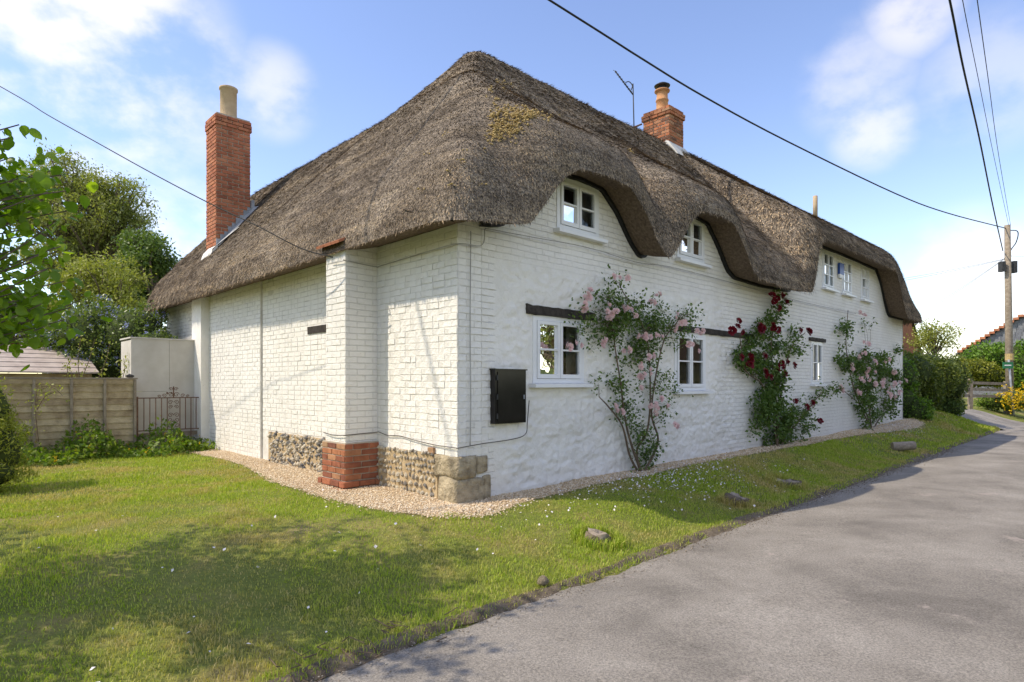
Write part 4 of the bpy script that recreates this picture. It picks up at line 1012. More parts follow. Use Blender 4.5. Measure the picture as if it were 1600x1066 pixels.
# a second tree outside the frame to the left shades the near lawn
z_ = float(ground_z(-8.6, 3.2)[0])
tree('garden_tree', 'leafy tree standing left of the lawn and shading it', (-8.8, 2.9, z_), (-8.6, 3.0, 5), .12, [(-8.7, 2.7, 4.2, 1.6, 1.9, 1.4), (-7.6, 1.6, 3.6, 1.3, 1.2, 1.1), (-9.6, 4.0, 3.9, 1.1, 1.0, 1.1), (-8.2, .6, 4.3, 1.4, 1.3, 1.2)], .16, 15000, MT['birch'], sub=6)
z_ = float(ground_z(-5.5, -.3)[0])
tree('garden_tree', 'leafy tree standing behind the photographer and shading the lawn', (-6.0, -.2, z_), (-5.9, -.2, 4.6), .11, [(-5.9, -.1, 3.7, 1.3, 1.3, 1.2), (-5.2, .9, 3.2, 1.0, 1.0, .8), (-6.8, -.9, 3.6, 1.2, 1.2, 1.0)], .16, 12000, MT['birch'], sub=6)
# --- background trees on the left, beyond the fence
def pc(x, y, Y, rx, ry, dY): q = px_at(x, y, Y); k = Y/964; return (q.x, q.y, q.z, rx*k, dY, ry*k)
b0 = px_at(140, 600, 23); 
tree('birch_tree', 'tall airy olive green tree beyond the fence', (b0.x, 23, .3), (b0.x+.3, 23, 9), .24,
     [pc(90, 270, 23, 45, 30, 1.4), (pc(150, 295, 23, 50, 30, 1.4)), pc(195, 310, 23, 38, 28, 1.2), pc(60, 330, 22.5, 45, 40, 1.4), pc(130, 350, 22.5, 55, 40, 1.5), pc(205, 355, 23, 32, 32, 1.1), pc(90, 410, 22.5, 55, 40, 1.3), pc(160, 400, 23.5, 40, 30, 1.3), pc(20, 300, 23.5, 40, 50, 1.5)], .13, 34000, MT['birch'], sub=22, asp=.4, shell=.15, droop=.6)
b0 = px_at(165, 600, 19)
tree('young_birch', 'smaller yellow green tree in front of the tall olive one', (b0.x, 19, .3), (b0.x, 19, 4.6), .12, [pc(150, 425, 19, 45, 30, .9), pc(195, 445, 19, 34, 30, .8), pc(115, 450, 19, 42, 34, .8), pc(160, 480, 19, 70, 40, .9)], .11, 11000, MT['birchlight'], sub=14, asp=.45, shell=.35)
b0 = px_at(232, 600, 21)
tree('yew_tree', 'dense dark green tree beside the thatch', (b0.x, 21, .3), (b0.x, 21, 5.2), .2, [pc(225, 410, 21, 42, 36, 1.1), pc(190, 440, 21, 36, 36, 1.0), pc(255, 440, 21.5, 26, 34, 1.0), pc(210, 380, 21, 24, 18, .8), pc(230, 480, 21, 50, 40, 1.2)], .13, 19000, MT['dark'], sub=16, shell=.2)
bush('ceanothus_bush', 'big evergreen bush covered in blue flowers behind the fence', [pc(150, 520, 13.6, 75, 55, .8), pc(210, 520, 13.4, 60, 50, .7), pc(90, 535, 13.8, 60, 45, .7), pc(245, 540, 12.9, 28, 26, .5), pc(140, 570, 13.6, 80, 45, .7)], .07, 15000, MT['ceano'], core=.72, sub=9, shell=.7, flowers=(620, .028, MT['bluefl']))
bush('purple_bush', 'dark red leaved bush behind the fence at the far left', [pc(15, 545, 15, 50, 35, .7), pc(-60, 540, 15, 50, 40, .7)], .10, 3500, MT['purple'], core=.7)
bush('garden_hedge', 'green bushes filling the garden behind the shed', [pc(-40, 480, 20, 80, 70, 1), pc(50, 500, 19, 70, 50, 1), pc(-200, 460, 20, 110, 100, 1.2), pc(270, 570, 24, 60, 80, 1), pc(180, 560, 26, 150, 70, 1)], .15, 9000, MT['dark'], core=.8)
# --- gold tipped conifer at the left edge
cz = float(ground_z(-6.45, 7.7)[0])
r, bb, sm = bush('conifer', 'gold tipped feathery conifer at the left edge of the lawn', [(-6.55, 7.55, cz+.55, .62, .6, .62), (-6.62, 7.6, cz+1.05, .48, .48, .55), (-6.85, 7.7, cz+1.2, .4, .4, .4), (-6.5, 7.4, cz+.25, .62, .6, .3)], .055, 16000, MT['conifer'], core=.7, sub=14, asp=.28, droop=-.5, shell=.55)
# --- fence, gate, enclosure, shed on the line that leaves the side wall at t = 8
FT = 8.0
fen = empty('fence', W(-1.3, FT, .25), HA); tag(fen, 'weathered overlapping board fence panel behind the weeds', 'fence')
def fz(z): return z-.25
x0f, x1f = -2.02, 0.0
for i in range(11):
    z = .42+i*.115; m = MB(); n_ = 12; V_ = []; F_ = []
    for k in range(n_+1):
        x = x0f+(x1f-x0f)*k/n_; w1 = random.gauss(0, .005); w2 = random.gauss(0, .004)
        V_ += [(x, .000, fz(z)+w1), (x, -.022, fz(z)+w1), (x, -.002, fz(z)+.13+w2), (x, .016, fz(z)+.13+w2)]
    for k in range(n_):
        for j in range(4): F_.append((4*k+j, 4*k+(j+1) % 4, 4*k+4+(j+1) % 4, 4*k+4+j))
    F_ += [(0, 1, 2, 3), (4*n_+3, 4*n_+2, 4*n_+1, 4*n_)]; m.add(V_, F_); m.build('board', MT['fence'], fen)
for x in (-1.53, -1.0, -.5, -.02): m = MB(); m.box(x-.02, x+.02, -.062, -.024, fz(.3), fz(1.68)); m.build('batten', MT['post'], fen)
m = MB(); m.box(x0f, .02, -.065, .03, fz(1.685), fz(1.715)); m.build('capping', MT['post'], fen)
m = MB(); m.box(x0f, -.045, -.05, -.026, fz(1.60), fz(1.683)); m.build('top_rail', MT['fence'], fen)
for x in (-2.09, -.08):
    m = MB(); m.box(x-.045, x+.045, .034, .124, fz(.2), fz(1.73)); p_ = m.build('post', MT['post'], fen)
    m = MB(); m.box(x-.06, x+.06, .02, .14, fz(1.73), fz(1.76)); m.add([(x-.06, .02, fz(1.76)), (x+.06, .02, fz(1.76)), (x+.06, .14, fz(1.76)), (x-.06, .14, fz(1.76)), (x, .08, fz(1.79))], [(0, 1, 4), (1, 2, 4), (2, 3, 4), (3, 0, 4)]); m.build('post_cap', MT['darkmetal'], p_)
gt_ = empty('iron_gate', W(-1.28, FT-.03, .3), HA); tag(gt_, 'rusty wrought iron gate with scrolls beside the house', 'gate')
def gz_(z): return z-.3
for z in (1.33, .71, .42): m = MB(); m.box(.02, 1.24, -.008, .008, gz_(z)-.01, gz_(z)+.01); m.build('rail', MT['iron'], gt_)
for x in (.0, 1.25): m = MB(); m.box(x-.014, x+.014, -.014, .014, gz_(.3), gz_(1.36)); m.build('stile', MT['iron'], gt_)
for k, x in enumerate([.11, .21, .31, .41, .51, .735, .835, .935, 1.03, 1.13]): m = MB(); m.box(x-.007, x+.007, -.007, .007, gz_(.3 if k % 2 else .72), gz_(1.325)); m.build('bar', MT['iron'], gt_)
def scroll(cx, cz, r, sx, sz, turns=1.35, tail=None):
    pts = []
    for i in range(26):
        a = i/25*turns*2*math.pi; q = r*(1-.8*i/25); pts.append((cx+sx*(q*math.cos(a)-0), 0, cz+sz*q*math.sin(a)))
    if tail: pts = [tail]+pts
    m = MB(); m.tube(pts, .006, 5); m.build('scroll', MT['iron'], gt_, True)
for sx in (-1, 1):
    cxg = .622
    for z, r in ((1.24, .045), (1.15, .04), (.99, .05), (.90, .05), (.79, .055)): scroll(cxg+sx*.055, gz_(z), r, -sx, 1 if z != .90 else -1)
    scroll(cxg+sx*.05, gz_(1.39), .05, sx, 1); scroll(cxg+sx*.16, gz_(1.37), .04, sx, 1); scroll(cxg+sx*.25, gz_(1.36), .03, sx, 1); scroll(cxg+sx*.045, gz_(1.50), .035, sx, 1)
m = MB(); m.box(.612, .632, -.008, .008, gz_(1.34), gz_(1.55)); m.build('finial', MT['iron'], gt_)
m = MB(); m.box(-1.27, -.05, FT+.06, FT+.14, .58, .66)
ob = m.build('timber_rail', MT['post']); ob.matrix_world = root.matrix_basis; ob.location = W(0, 0, 0); ob.rotation_euler = (0, 0, HA); tag(ob, 'low timber rail behind the iron gate', 'rail')
en = empty('tank_enclosure', W(-1.32, FT+.25, .25), HA); tag(en, 'pale panelled cupboard standing behind the iron gate', 'enclosure')
wE, hE, dE = 1.29, 2.22, .8
for (a, b, c, d) in ((0, .66, 0, 1.2), (.664, wE, 0, 1.2), (0, .66, 1.204, hE), (.664, wE, 1.204, hE)): m = MB(); m.box(a, b, 0, .02, c, d); m.build('panel', MT['panel'], en)
m = MB(); m.box(0, .02, .022, dE, 0, hE-.03); m.build('side_panel', MT['panel'], en)
m = MB(); m.box(-.02, wE, -.02, dE+.02, hE+.002, hE+.03); m.build('lid', MT['panel'], en)
for x in (.62, .70): m = MB(); m.box(x-.012, x+.012, -.008, -.001, 1.15, 1.19); m.build('hinge', MT['iron'], en)
sh = empty('garden_shed', W(-3.6, 9.6, .25), HA); tag(sh, 'low shed with a weathered pinkish plank roof behind the fence', 'shed')
m = MB(); m.box(-1.2, 1.9, .1, 1.7, 0, 1.55); m.build('wall', MT['fence'], sh)
MT['pinkroof'] = pm('bleached_roof_board', (.36, .30, .26), (.50, .43, .38), 5, .9, 40, .5)
for i in range(6):
    m = MB(); y = -.05+i*.32; z = 1.56+i*.10; m.add([(-1.35, y, z), (2.0, y, z), (2.0, y+.34, z+.09), (-1.35, y+.34, z+.09), (-1.35, y, z+.03), (2.0, y, z+.03), (2.0, y+.34, z+.12), (-1.35, y+.34, z+.12)], [(0, 3, 2, 1), (4, 5, 6, 7), (0, 1, 5, 4), (1, 2, 6, 5), (2, 3, 7, 6), (3, 0, 4, 7)]); m.build('roof_plank', MT['pinkroof'], sh)
# pale climber over the fence
def vine(name, label, pxs, Y, m, lf, n, cat='climber', spread=.05):
    b = px_at(pxs[0][0][0], pxs[0][0][1], Y); r = empty(name, b); tag(r, label, cat); tm = MB(); P = []
    for line in pxs:
        q = [np.array(px_at(x, y, Y))-np.array(b) for x, y in line]; q = spline(q, 20); tm.tube(q, [.008*(1-.6*i/len(q)) for i in range(len(q))], 4); P += list(q)
    P = np.array(P); P = P[rng.choice(len(P), n)]+rng.normal(0, spread, (n, 3)); leaves('foliage', P, rng.uniform(.5, 1.2, n)*lf, m, r); tm.build('stem', MT['stem'], r, True); return r
vine('clematis', 'pale wispy climber rising against the blue bush', [[(125, 600), (122, 560), (128, 520)], [(125, 600), (140, 560), (148, 530)], [(150, 600), (165, 565), (172, 535)], [(110, 600), (105, 575), (112, 560)], [(190, 600), (195, 575), (193, 560)]], 11.9, MT['birchlight'], .07, 260)
vine('clematis', 'pale twig climber straggling over the fence boards', [[(60, 690), (55, 640), (58, 605)], [(58, 640), (70, 620), (88, 612)], [(60, 610), (80, 605), (98, 618)]], 9.75, MT['birchlight'], .05, 130)
# --- weeds along the fence foot
n = 5200; ws_ = rng.uniform(-4.6, -.12, n); wt_ = FT-rng.uniform(.05, 1.0, n)**1.2*(1.0+.25*np.sin(ws_*4)); hgt = rng.random(n)*(.18+.32*np.clip(1-(FT-wt_)/1.1, 0, 1))*(1+.5*np.sin(ws_*5.3))
P = toW(ws_, wt_, terrain_local(ws_, wt_)+hgt)
tag(leaves('weeds', P, rng.uniform(.04, .11, n), MT['weed'], asp=.6), 'rank green weeds along the foot of the fence and gate', 'weeds', kind='stuff')
n = 90; k = rng.choice(len(P), n); q = np.repeat(P[k]+np.array([0, 0, .06]), 6, 0)+rng.normal(0, .012, (n*6, 3))
tag(leaves('weed_flowers', q, np.full(len(q), .025), MT['yellowfl'], asp=.9), 'tiny yellow flowers among the weeds by the fence', 'flowers', kind='stuff')
# --- climbing roses on the front wall
def blossom_mesh(name, m, rad=1., layers=((5, .95, .1), (5, .75, .35), (4, .5, .55), (3, .28, .7))):
    V = []; F = []
    for li, (k, r, z) in enumerate(layers):
        for j in range(k):
            a = 2*math.pi*(j+.5*(li % 2))/k+random.gauss(0, .12); w_ = .62*math.pi/k*1.5; i = len(V); rr = r*random.uniform(.85, 1.1)
            for (q, da, dz) in ((.12, 0, -.25), (.75, -w_, -.02), (1.0, -w_*.55, .16), (1.02, w_*.55, .16), (.75, w_, -.02)):
                V.append((rr*q*math.cos(a+da), rr*q*math.sin(a+da), z*.8+dz*(.6+.6*(1-r))*1.3))
            F += [(i, i+1, i+2), (i, i+2, i+3), (i, i+3, i+4)]
    me = bpy.data.meshes.new(name); me.from_pydata(V, [], F); me.materials.append(m); me.polygons.foreach_set('use_smooth', [True]*len(F)); me.update(); return me
PK = [blossom_mesh('blossom', MT['pink']) for _ in range(4)]; RD = [blossom_mesh('blossom', MT['red']) for _ in range(4)]
def rose(label, basepx, stems, ell, fl, meshes, fsize, nleaf, lf=.05, cl=(2, 4)):
    s0, z0_ = px_front(*basepx, -.22); r = empty('climbing_rose', W(s0, -.2, zl(s0, -.2)), HA); tag(r, label, 'rose', 'climbing roses on the front wall'); o0 = np.array([s0, -.2, zl(s0, -.2)])
    tm = MB(); stem_pts = []
    for st in stems:
        P = []
        for i, (x, y) in enumerate(st):
            t = -.2 if i == 0 else -.10-.08*random.random(); s_, z_ = px_front(x, y, t); P.append(np.array([s_, t, z_])-o0)
        P[0][2] = -.03; q = spline(P, 8*len(P)); tm.tube(q, [.017*(1-.75*i/len(q))+.003 for i in range(len(q))], 6); stem_pts += list(q)
    P = []; wsum = sum(e[2]*e[3]*e[4] for e in ell)
    tips = []
    for x, y, rx, ry, dn in ell:
        n_ = int(nleaf*rx*ry*dn/wsum)
        sub_ = [(x+random.gauss(0, rx*.5), y+random.gauss(0, ry*.5)) for _ in range(max(3, int(rx*ry/55)))]
        for cx_, cy_ in sub_:
            s_, z_ = px_front(cx_, cy_, -.15); c_ = np.array([s_, -.14+random.gauss(0, .05), z_])-o0; tips.append(c_)
            kk2 = max(1, n_//len(sub_)); g = rng.normal(0, 1, (kk2, 3))*np.array([.085, .07, .085]); P.append(c_+g)
    SP = np.array(stem_pts)
    for c_ in tips:
        low = SP[(SP[:, 2] < c_[2]+.05)]; low = low if len(low) else SP
        a = low[np.argmin(np.linalg.norm(low-c_, axis=1))]; limb(tm, a, c_, .005, .002, .1, 5, .08)
    tm.build('stem', MT['stem'], r, True); P = np.vstack(P); P[:, 1] = np.minimum(P[:, 1], .15)
    leaves('foliage', P, lf*rng.uniform(.6, 1.25, len(P)), MT['roseleaf'], r, asp=.65, outdir=np.array([0, -.4, 0]))
    for x, y in fl:
        for k in range(random.randint(*cl)):
            s_, z_ = px_front(x+random.gauss(0, 4.5)*(k > 0), y+random.gauss(0, 4.5)*(k > 0), -.3); b = bpy.data.objects.new('blossom', random.choice(meshes)); col.objects.link(b); b.parent = r
            b.location = Vector((s_, -.29+random.gauss(0, .03), z_))-Vector(o0); b.rotation_euler = (R(75)+random.gauss(0, .4), random.gauss(0, .5), random.gauss(0, .5)); b.scale = (fsize*random.uniform(.75, 1.15),)*3
    return r
rose('leggy pink climbing rose between the two ground floor casements', (1003, 733),
     [[(1003, 732), (985, 690), (975, 645), (970, 600), (962, 550), (952, 470)], [(1003, 732), (995, 705), (1012, 670), (1016, 600), (1008, 520), (970, 450)], [(1000, 732), (984, 712), (972, 665), (950, 635), (936, 620)], [(1005, 732), (1028, 690), (1018, 640), (1035, 540), (1060, 500)]],
     [(945, 470, 20, 24, .4), (985, 492, 42, 34, 1), (1022, 515, 32, 28, 1), (1060, 502, 28, 18, .6), (1080, 490, 12, 14, .4), (915, 505, 20, 14, .5), (955, 520, 28, 22, .7), (1008, 555, 28, 30, .7), (962, 603, 24, 16, .7), (1022, 600, 26, 20, .6), (982, 650, 22, 28, .6), (1040, 640, 16, 20, .4), (998, 690, 18, 30, .5), (1015, 715, 14, 14, .9), (955, 440, 6, 10, .5), (970, 440, 8, 10, .4), (1018, 690, 10, 30, .4)],
     [(918, 459), (917, 483), (958, 487), (957, 497), (969, 434), (1021, 473), (1030, 462), (889, 539), (901, 536), (945, 535), (983, 547), (1008, 526), (1028, 525), (1052, 497), (1062, 505), (1058, 514), (1087, 518), (1078, 538), (1014, 558), (1003, 568), (1014, 584), (1003, 587), (998, 607), (974, 644), (1017, 636), (1028, 638), (1035, 623), (1044, 634), (1060, 666), (978, 484), (992, 494)], PK, .056, 6200)
rose('dark red climbing rose right of the second ground floor casement', (1215, 692),
     [[(1215, 690), (1205, 640), (1190, 600), (1165, 578), (1155, 520)], [(1215, 690), (1212, 620), (1205, 540), (1218, 478)], [(1217, 690), (1245, 662), (1285, 612)], [(1214, 690), (1222, 600), (1238, 540), (1258, 520)]],
     [(1220, 482, 12, 24, .6), (1202, 520, 24, 30, 1), (1188, 560, 38, 24, 1), (1160, 562, 15, 15, .7), (1240, 545, 18, 22, .6), (1205, 600, 24, 35, 1), (1213, 640, 28, 35, 1.3), (1220, 675, 28, 22, 1.5), (1256, 652, 24, 24, .8), (1190, 640, 12, 40, .7), (1277, 617, 14, 8, .4), (1245, 523, 16, 8, .5)],
     [(1152, 502), (1152, 511), (1205, 462), (1216, 466), (1220, 481), (1228, 473), (1215, 515), (1187, 509), (1184, 515), (1253, 516), (1263, 518), (1171, 559), (1175, 563), (1196, 557), (1220, 568), (1228, 566), (1240, 571), (1195, 585), (1226, 584), (1267, 630), (1258, 636), (1281, 658), (1241, 627)], RD, .085, 8000, .07, (1, 3))
rose('bushy pale pink climbing rose at the far end of the wall', (1362, 670),
     [[(1362, 668), (1345, 635), (1332, 600), (1322, 540), (1325, 485)], [(1362, 668), (1355, 610), (1352, 550)], [(1363, 668), (1378, 650), (1400, 634)], [(1361, 668), (1350, 640), (1312, 605)]],
     [(1326, 497, 7, 20, .7), (1320, 525, 7, 18, .5), (1338, 562, 30, 22, 1), (1372, 572, 28, 26, 1), (1392, 600, 18, 34, .9), (1318, 602, 20, 10, .5), (1352, 608, 28, 30, 1), (1380, 640, 22, 18, .7), (1357, 650, 12, 16, .8), (1352, 507, 12, 5, .4), (1296, 607, 10, 6, .3)],
     [(1351, 552), (1368, 564), (1334, 577), (1358, 577), (1358, 594), (1378, 599), (1344, 488), (1397, 582), (1392, 606), (1316, 609), (1344, 614), (1358, 538), (1388, 562), (1398, 620), (1365, 600), (1405, 598)], PK, .08, 5200, .08, (2, 4))
# --- fallen petals
def petals(n, f):
    s_, t_ = f(n); P = toW(s_, t_, terrain_local(s_, t_)+rng.uniform(.02, .05, n)); return P
P = np.vstack([petals(900, lambda n: (rng.normal(3.3, 1.2, n), -.25-np.abs(rng.normal(0, .55, n)))), petals(700, lambda n: (rng.normal(15, 1.2, n), -.2-np.abs(rng.normal(0, .35, n)))), petals(60, lambda n: (rng.uniform(-4, 8, n), rng.uniform(-1.8, -.4, n))), petals(40, lambda n: (rng.uniform(-4, 0, n), rng.uniform(-1.5, 2, n)))])
V, F = leaf_arrays(P, rng.uniform(.014, .034, len(P)), asp=.95, droop=0, up=2); tag(obj('fallen_petals', npmesh('fallen_petals', V, F), MT['petal']), 'white and pale pink petals fallen below the roses', 'petals', kind='stuff')
# --- grass
def grass_pts(n, s0, s1, t0, t1): return rng.uniform(s0, s1, n), rng.uniform(t0, t1, n)
from_poly = np.vstack([go, gi[::-1]])
def in_gravel(s_, t_):
    out = (s_ > -.03) & (t_ > -.03)
    # outer edge as distance to the walls
    side_w = np.interp(t_, go[:200, 1][::-1] if go[0, 1] > go[199, 1] else go[:200, 1], (-go[:200, 0])[::-1])
    front_w = np.interp(s_, go[220:, 0], -go[220:, 1])
    g1 = (t_ > -.3) & (t_ < 7.9) & (s_ > -side_w) & (s_ < .1); g2 = (s_ > -.3) & (s_ < 18) & (t_ > -front_w) & (t_ < .1)
    return out | g1 | g2
gsets = []
for n, box_, sz, wd2 in ((260000, (-6.2, 3.2, -2.2, 3.2), (.014, .042), .0026), (110000, (-6.5, -.2, 2.4, 8.6), (.02, .055), .0042), (60000, (3.0, 10, -2.2, .0), (.02, .052), .005), (34000, (10, 22.6, -2.2, .6), (.025, .065), .008), (12000, (17.6, 22.6, -1.9, 3), (.04, .09), .012)):
    s_, t_ = grass_pts(n, *box_); e_ = road_edge(s_)+.07*fbm(np.stack([s_*1.3, 0*s_, 0*s_], 1), 4)+.10*rng.random(n)**2-.05
    ok = (t_ > e_) & ~in_gravel(s_+.09*rng.random(n)**2, t_+.09*rng.random(n)**2); P = toW(s_, t_, 0*s_); cx_ = P[:, 0]/np.maximum(P[:, 1], .1); ok &= (P[:, 1] > 2.3) & (cx_ > -1.05) & (cx_ < .98)
    bald = fbm(np.stack([s_*1.5, t_*1.5, 0*s_+3], 1), 3); ok &= (rng.random(n) < np.clip(1.25-1.6*np.maximum(bald-.05, 0)*2, .4, 1))
    s_, t_ = s_[ok], t_[ok]; gsets.append((s_, t_, rng.uniform(*sz, len(s_))*(1+.5*fbm(np.stack([s_*2.3, t_*2.3, 0*s_], 1), 2))*np.where(t_-road_edge(s_) < .25, 1.15, 1), wd2*rng.uniform(.7, 1.3, len(s_))))
s_, t_, h_, w_ = [np.concatenate([g[i] for g in gsets]) for i in range(4)]
# tufts round the stumps
ST = [(.44, -1.6, .17, .16), (3.24, -1.62, .15, .13), (5.12, -1.5, .20, .10), (11.2, -1.35, .0, 0)]
tu = []
for a, b, r_, hh_ in ST[:3]: k = 900; an = rng.uniform(0, 6.28, k); rr = r_*(1.0+.5*rng.random(k)); tu.append((a+rr*np.cos(an), b+rr*np.sin(an), rng.uniform(.06, .14, k), np.full(k, .004)))
s_, t_, h_, w_ = [np.concatenate([q]+[x[i] for x in tu]) for i, q in enumerate((s_, t_, h_, w_))]
n = len(s_); P = toW(s_, t_, terrain_local(s_, t_)-.004); a = rng.uniform(0, 6.28, n); ln_ = rng.uniform(.15, .95, n); dx = np.stack([np.cos(a), np.sin(a), 0*a], 1); sd = np.stack([-np.sin(a+rng.normal(0, .6, n)), np.cos(a), 0*a], 1)
up = np.array([0, 0, 1.]); h3 = h_[:, None]; w3 = w_[:, None]; l3 = ln_[:, None]
midp = P+up*h3*.6+dx*h3*l3*.25; tip = P+up*h3*(1-.25*l3)+dx*h3*l3*.85
Vg = np.stack([P-sd*w3, P+sd*w3, midp+sd*w3*.7, midp-sd*w3*.7, tip], 1).reshape(-1, 3); i5 = 5*np.arange(n)[:, None]
Fg = np.stack([i5+np.array([0, 1, 2]), i5+np.array([0, 2, 3]), i5+np.array([3, 2, 4])], 1).reshape(-1, 3)
tag(obj('grass', npmesh('grass', Vg, Fg), MT['grass']), 'short mown grass of the lawn and verge with dry patches', 'grass', kind='stuff')
# --- stumps and stones on the verge
def stump(label, s_, t_, rad, h, tilt=0, log=False, nz_=.45):
    z = zl(s_, t_); r = empty('tree_stump' if not log else 'log', W(s_, t_, z-.02), HA+random.random()); tag(r, label, 'stump' if not log else 'log')
    prof = [(rad*1.25, -.05), (rad*1.12, h*.3), (rad*1.0, h*.85), (rad*.93, h)]; m = MB(); prof = prof if not log else [(rad, 0), (rad*1.03, h*.3), (rad*.98, h*.7), (rad, h)]; m.lathe(prof, 0, 0, 18); me = m.mesh('bark', not log)
    P_ = np.array([v.co for v in me.vertices]); nz = fbm(P_*9+s_, 3)
    for v, q in zip(me.vertices, nz): v.co.x *= 1+nz_*q; v.co.y *= 1+nz_*q; v.co.z += .13*nz_*q
    b_ = obj('bark', me, MT['cutwood'] if log else MT['bark'], r); m = MB(); m.lathe([(rad*.86, h-.03), (rad*.80, h+.006), (rad*.4, h+.0), (.01, h-.012)], 0, 0, 16); me = m.mesh('cut_face'); P_ = np.array([v.co for v in me.vertices]); nz = fbm(P_*14+s_, 3)
    for v, q in zip(me.vertices, nz): v.co.x *= 1+.7*nz_*q; v.co.y *= 1+.7*nz_*q; v.co.z += .11*nz_*q
    c_ = obj('cut_face', me, MT['cutwood'], r)
    r.rotation_euler.x = tilt; return r
stump('flat topped grey stump on the verge nearest the camera', .44, -1.6, .13, .10, .12); stump('dark mossy stump on the verge below the pink rose', 3.24, -1.62, .14, .11, .2); stump('wide low stump on the verge below the red rose', 5.12, -1.5, .19, .06)
lg = stump('short sawn log lying on the far verge', 11.3, -1.3, .095, .46, 0, True, .15); lg.rotation_euler = (R(86), 0, HA+R(40)); lg.location.z += .09
RK = rock_meshes('stone', MT['ashlar'], 2, 2, .2)
o = obj('stone', RK[0], None); o.location = W(-.76, -2.0, zl(-.76, -2.0)+.03); o.scale = (.13, .09, .08); o.rotation_euler = (.2, .1, 1); tag(o, 'small pale stone in the grass at the road edge', 'stone')
es = lines([(-5, 14, .05), (14, 22, .2)]); ef = np.linspace(0, 1, 5); ES, EF = np.meshgrid(es, ef, indexing='ij'); ES = ES.ravel(); EF = EF.ravel()
wn = .07+.07*fbm(np.stack([ES*1.7, 0*ES+4, 0*ES], 1), 3)+.05*fbm(np.stack([ES*8, 0*ES+4, 0*ES], 1), 2); we_ = .07+.09*fbm(np.stack([ES*2.1, 0*ES+8, 0*ES], 1), 3); ec_ = road_edge(ES)+.02
et = ec_-wn+(wn+we_)*EF; ez = np.maximum(terrain_local(ES, et), .0+.035*np.sin(np.pi*np.clip((ec_-et)/3.1, 0, 1)))+.012*np.sin(np.pi*EF)-.004*(EF == 0)
MT['soil'] = pm('verge_soil', (.10, .078, .055), (.22, .175, .125), 11, .95, 60, 1.0, .02)
tag(obj('soil_edge', npmesh('soil_edge', toW(ES, et, ez), grid_faces(len(es), 5), True), MT['soil']), 'strip of bare soil where the verge meets the lane', 'soil', kind='structure')
n = 5000; s9 = rng.uniform(-4, 14, n); t9 = road_edge(s9)+.02-np.abs(rng.normal(0, .13, n)); P9 = toW(s9, t9, .012+0*s9)
def grit_mat():
    m_, t_, b_, o_ = new_mat('road_grit'); g_ = t_.nodes.new('ShaderNodeNewGeometry'); b_.inputs['Roughness'].default_value = .9
    lk(t_, ramp(t_, g_.outputs['Random Per Island'], [(0, (.13, .10, .07)), (.5, (.24, .20, .155)), (.85, (.36, .31, .25)), (1, (.5, .45, .38))]), b_.inputs['Base Color']); return m_
tag(octa_scatter(P9, rng.uniform(.002, .008, n)*np.clip(1+s9*.08, 1, 1.7), 'road_grit', grit_mat()), 'grit and crumbs of soil along the edge of the lane', 'grit', kind='stuff')
tw = MB()
for _ in range(26):
    s0_ = rng.uniform(-2.9, -1.6); t0_ = -2.05+rng.normal(0, .12); a = W(s0_, t0_, max(zl(s0_, t0_), 0)+.025); tw.tube([a, a+Vector((random.gauss(0, .05), random.gauss(0, .05), .01)), a+Vector((random.gauss(0, .09), random.gauss(0, .09), .004))], .0035, 4)
tag(tw.build('twigs', MT['stem']), 'dry twigs littered at the near corner of lawn and road', 'twigs', kind='stuff')
# ================================================================== FAR RIGHT
def lb(s, t, z, rs_, rt_, rz_): q = W(s, t, z); return (q.x, q.y, q.z, (rs_+rt_)/2, (rs_+rt_)/2, rz_)
bush('privet_hedge', 'tall dark clipped hedge beyond the end of the cottage', [lb(19.2, .6, 1.5, .9, .9, 1.15), lb(20.5, .3, 1.55, .9, .9, 1.2), lb(21.5, .5, 1.6, .9, .9, 1.1), lb(18.6, .9, 1.3, .6, .6, 1.0), lb(20.5, 1.6, 1.5, 1.1, 1.1, 1.2), lb(22.1, .9, 1.5, .8, .8, 1.15), lb(23.2, .8, 1.5, .9, .9, 1.15), lb(19.6, .2, 2.0, .7, .7, .75), pc(1450, 588, 21.5, 42, 48, .9), pc(1487, 592, 22, 24, 46, .8), pc(1430, 585, 21, 25, 40, .7)], .10, 30000, MT['hedge'], core=.74, sub=10, shell=.7)
bush('shrub', 'low leafy shrub between the hedge and the cottage end', [lb(18.4, -.15, .75, .5, .5, .55), lb(18.3, .2, 1.1, .5, .5, .7), lb(18.2, .1, 1.9, .4, .4, .6)], .09, 3500, MT['bright'], core=.7)
bush('shrub', 'dark weeds under the tall hedge where the verge ends', [lb(22.3, -.3, .75, .7, .5, .4), lb(23.0, .1, .7, .5, .5, .4)], .09, 2500, MT['dark'], core=.7)
def pb(x, y, Y, rx, ry, d): return pc(x, y, Y, rx, ry, d)
bush('golden_hedge', 'low golden green hedge behind the rail fence', [pb(1530, 582, 30, 36, 24, .9), pb(1500, 580, 30, 30, 22, .9), pb(1556, 592, 30, 20, 16, .8)], .13, 8000, MT['gold'], core=.74, shell=.75)
bush('laurel', 'bright green spreading bush behind the telegraph pole', [pb(1545, 560, 34, 45, 28, 1.2), pb(1590, 575, 33.5, 40, 45, 1.2), pb(1640, 570, 34, 60, 50, 1.3), pb(1510, 575, 34, 30, 20, 1.0)], .17, 14000, MT['bright'], core=.74, shell=.75)
bush('flower_bed', 'leafy bed with yellow flowers at the end of the lane', [pb(1548, 628, 27.5, 26, 14, .5), pb(1590, 628, 27.3, 30, 18, .5), pb(1640, 628, 27, 40, 20, .6)], .10, 5000, MT['weed'], core=.7, flowers=(10, .03, MT['yellowfl']))
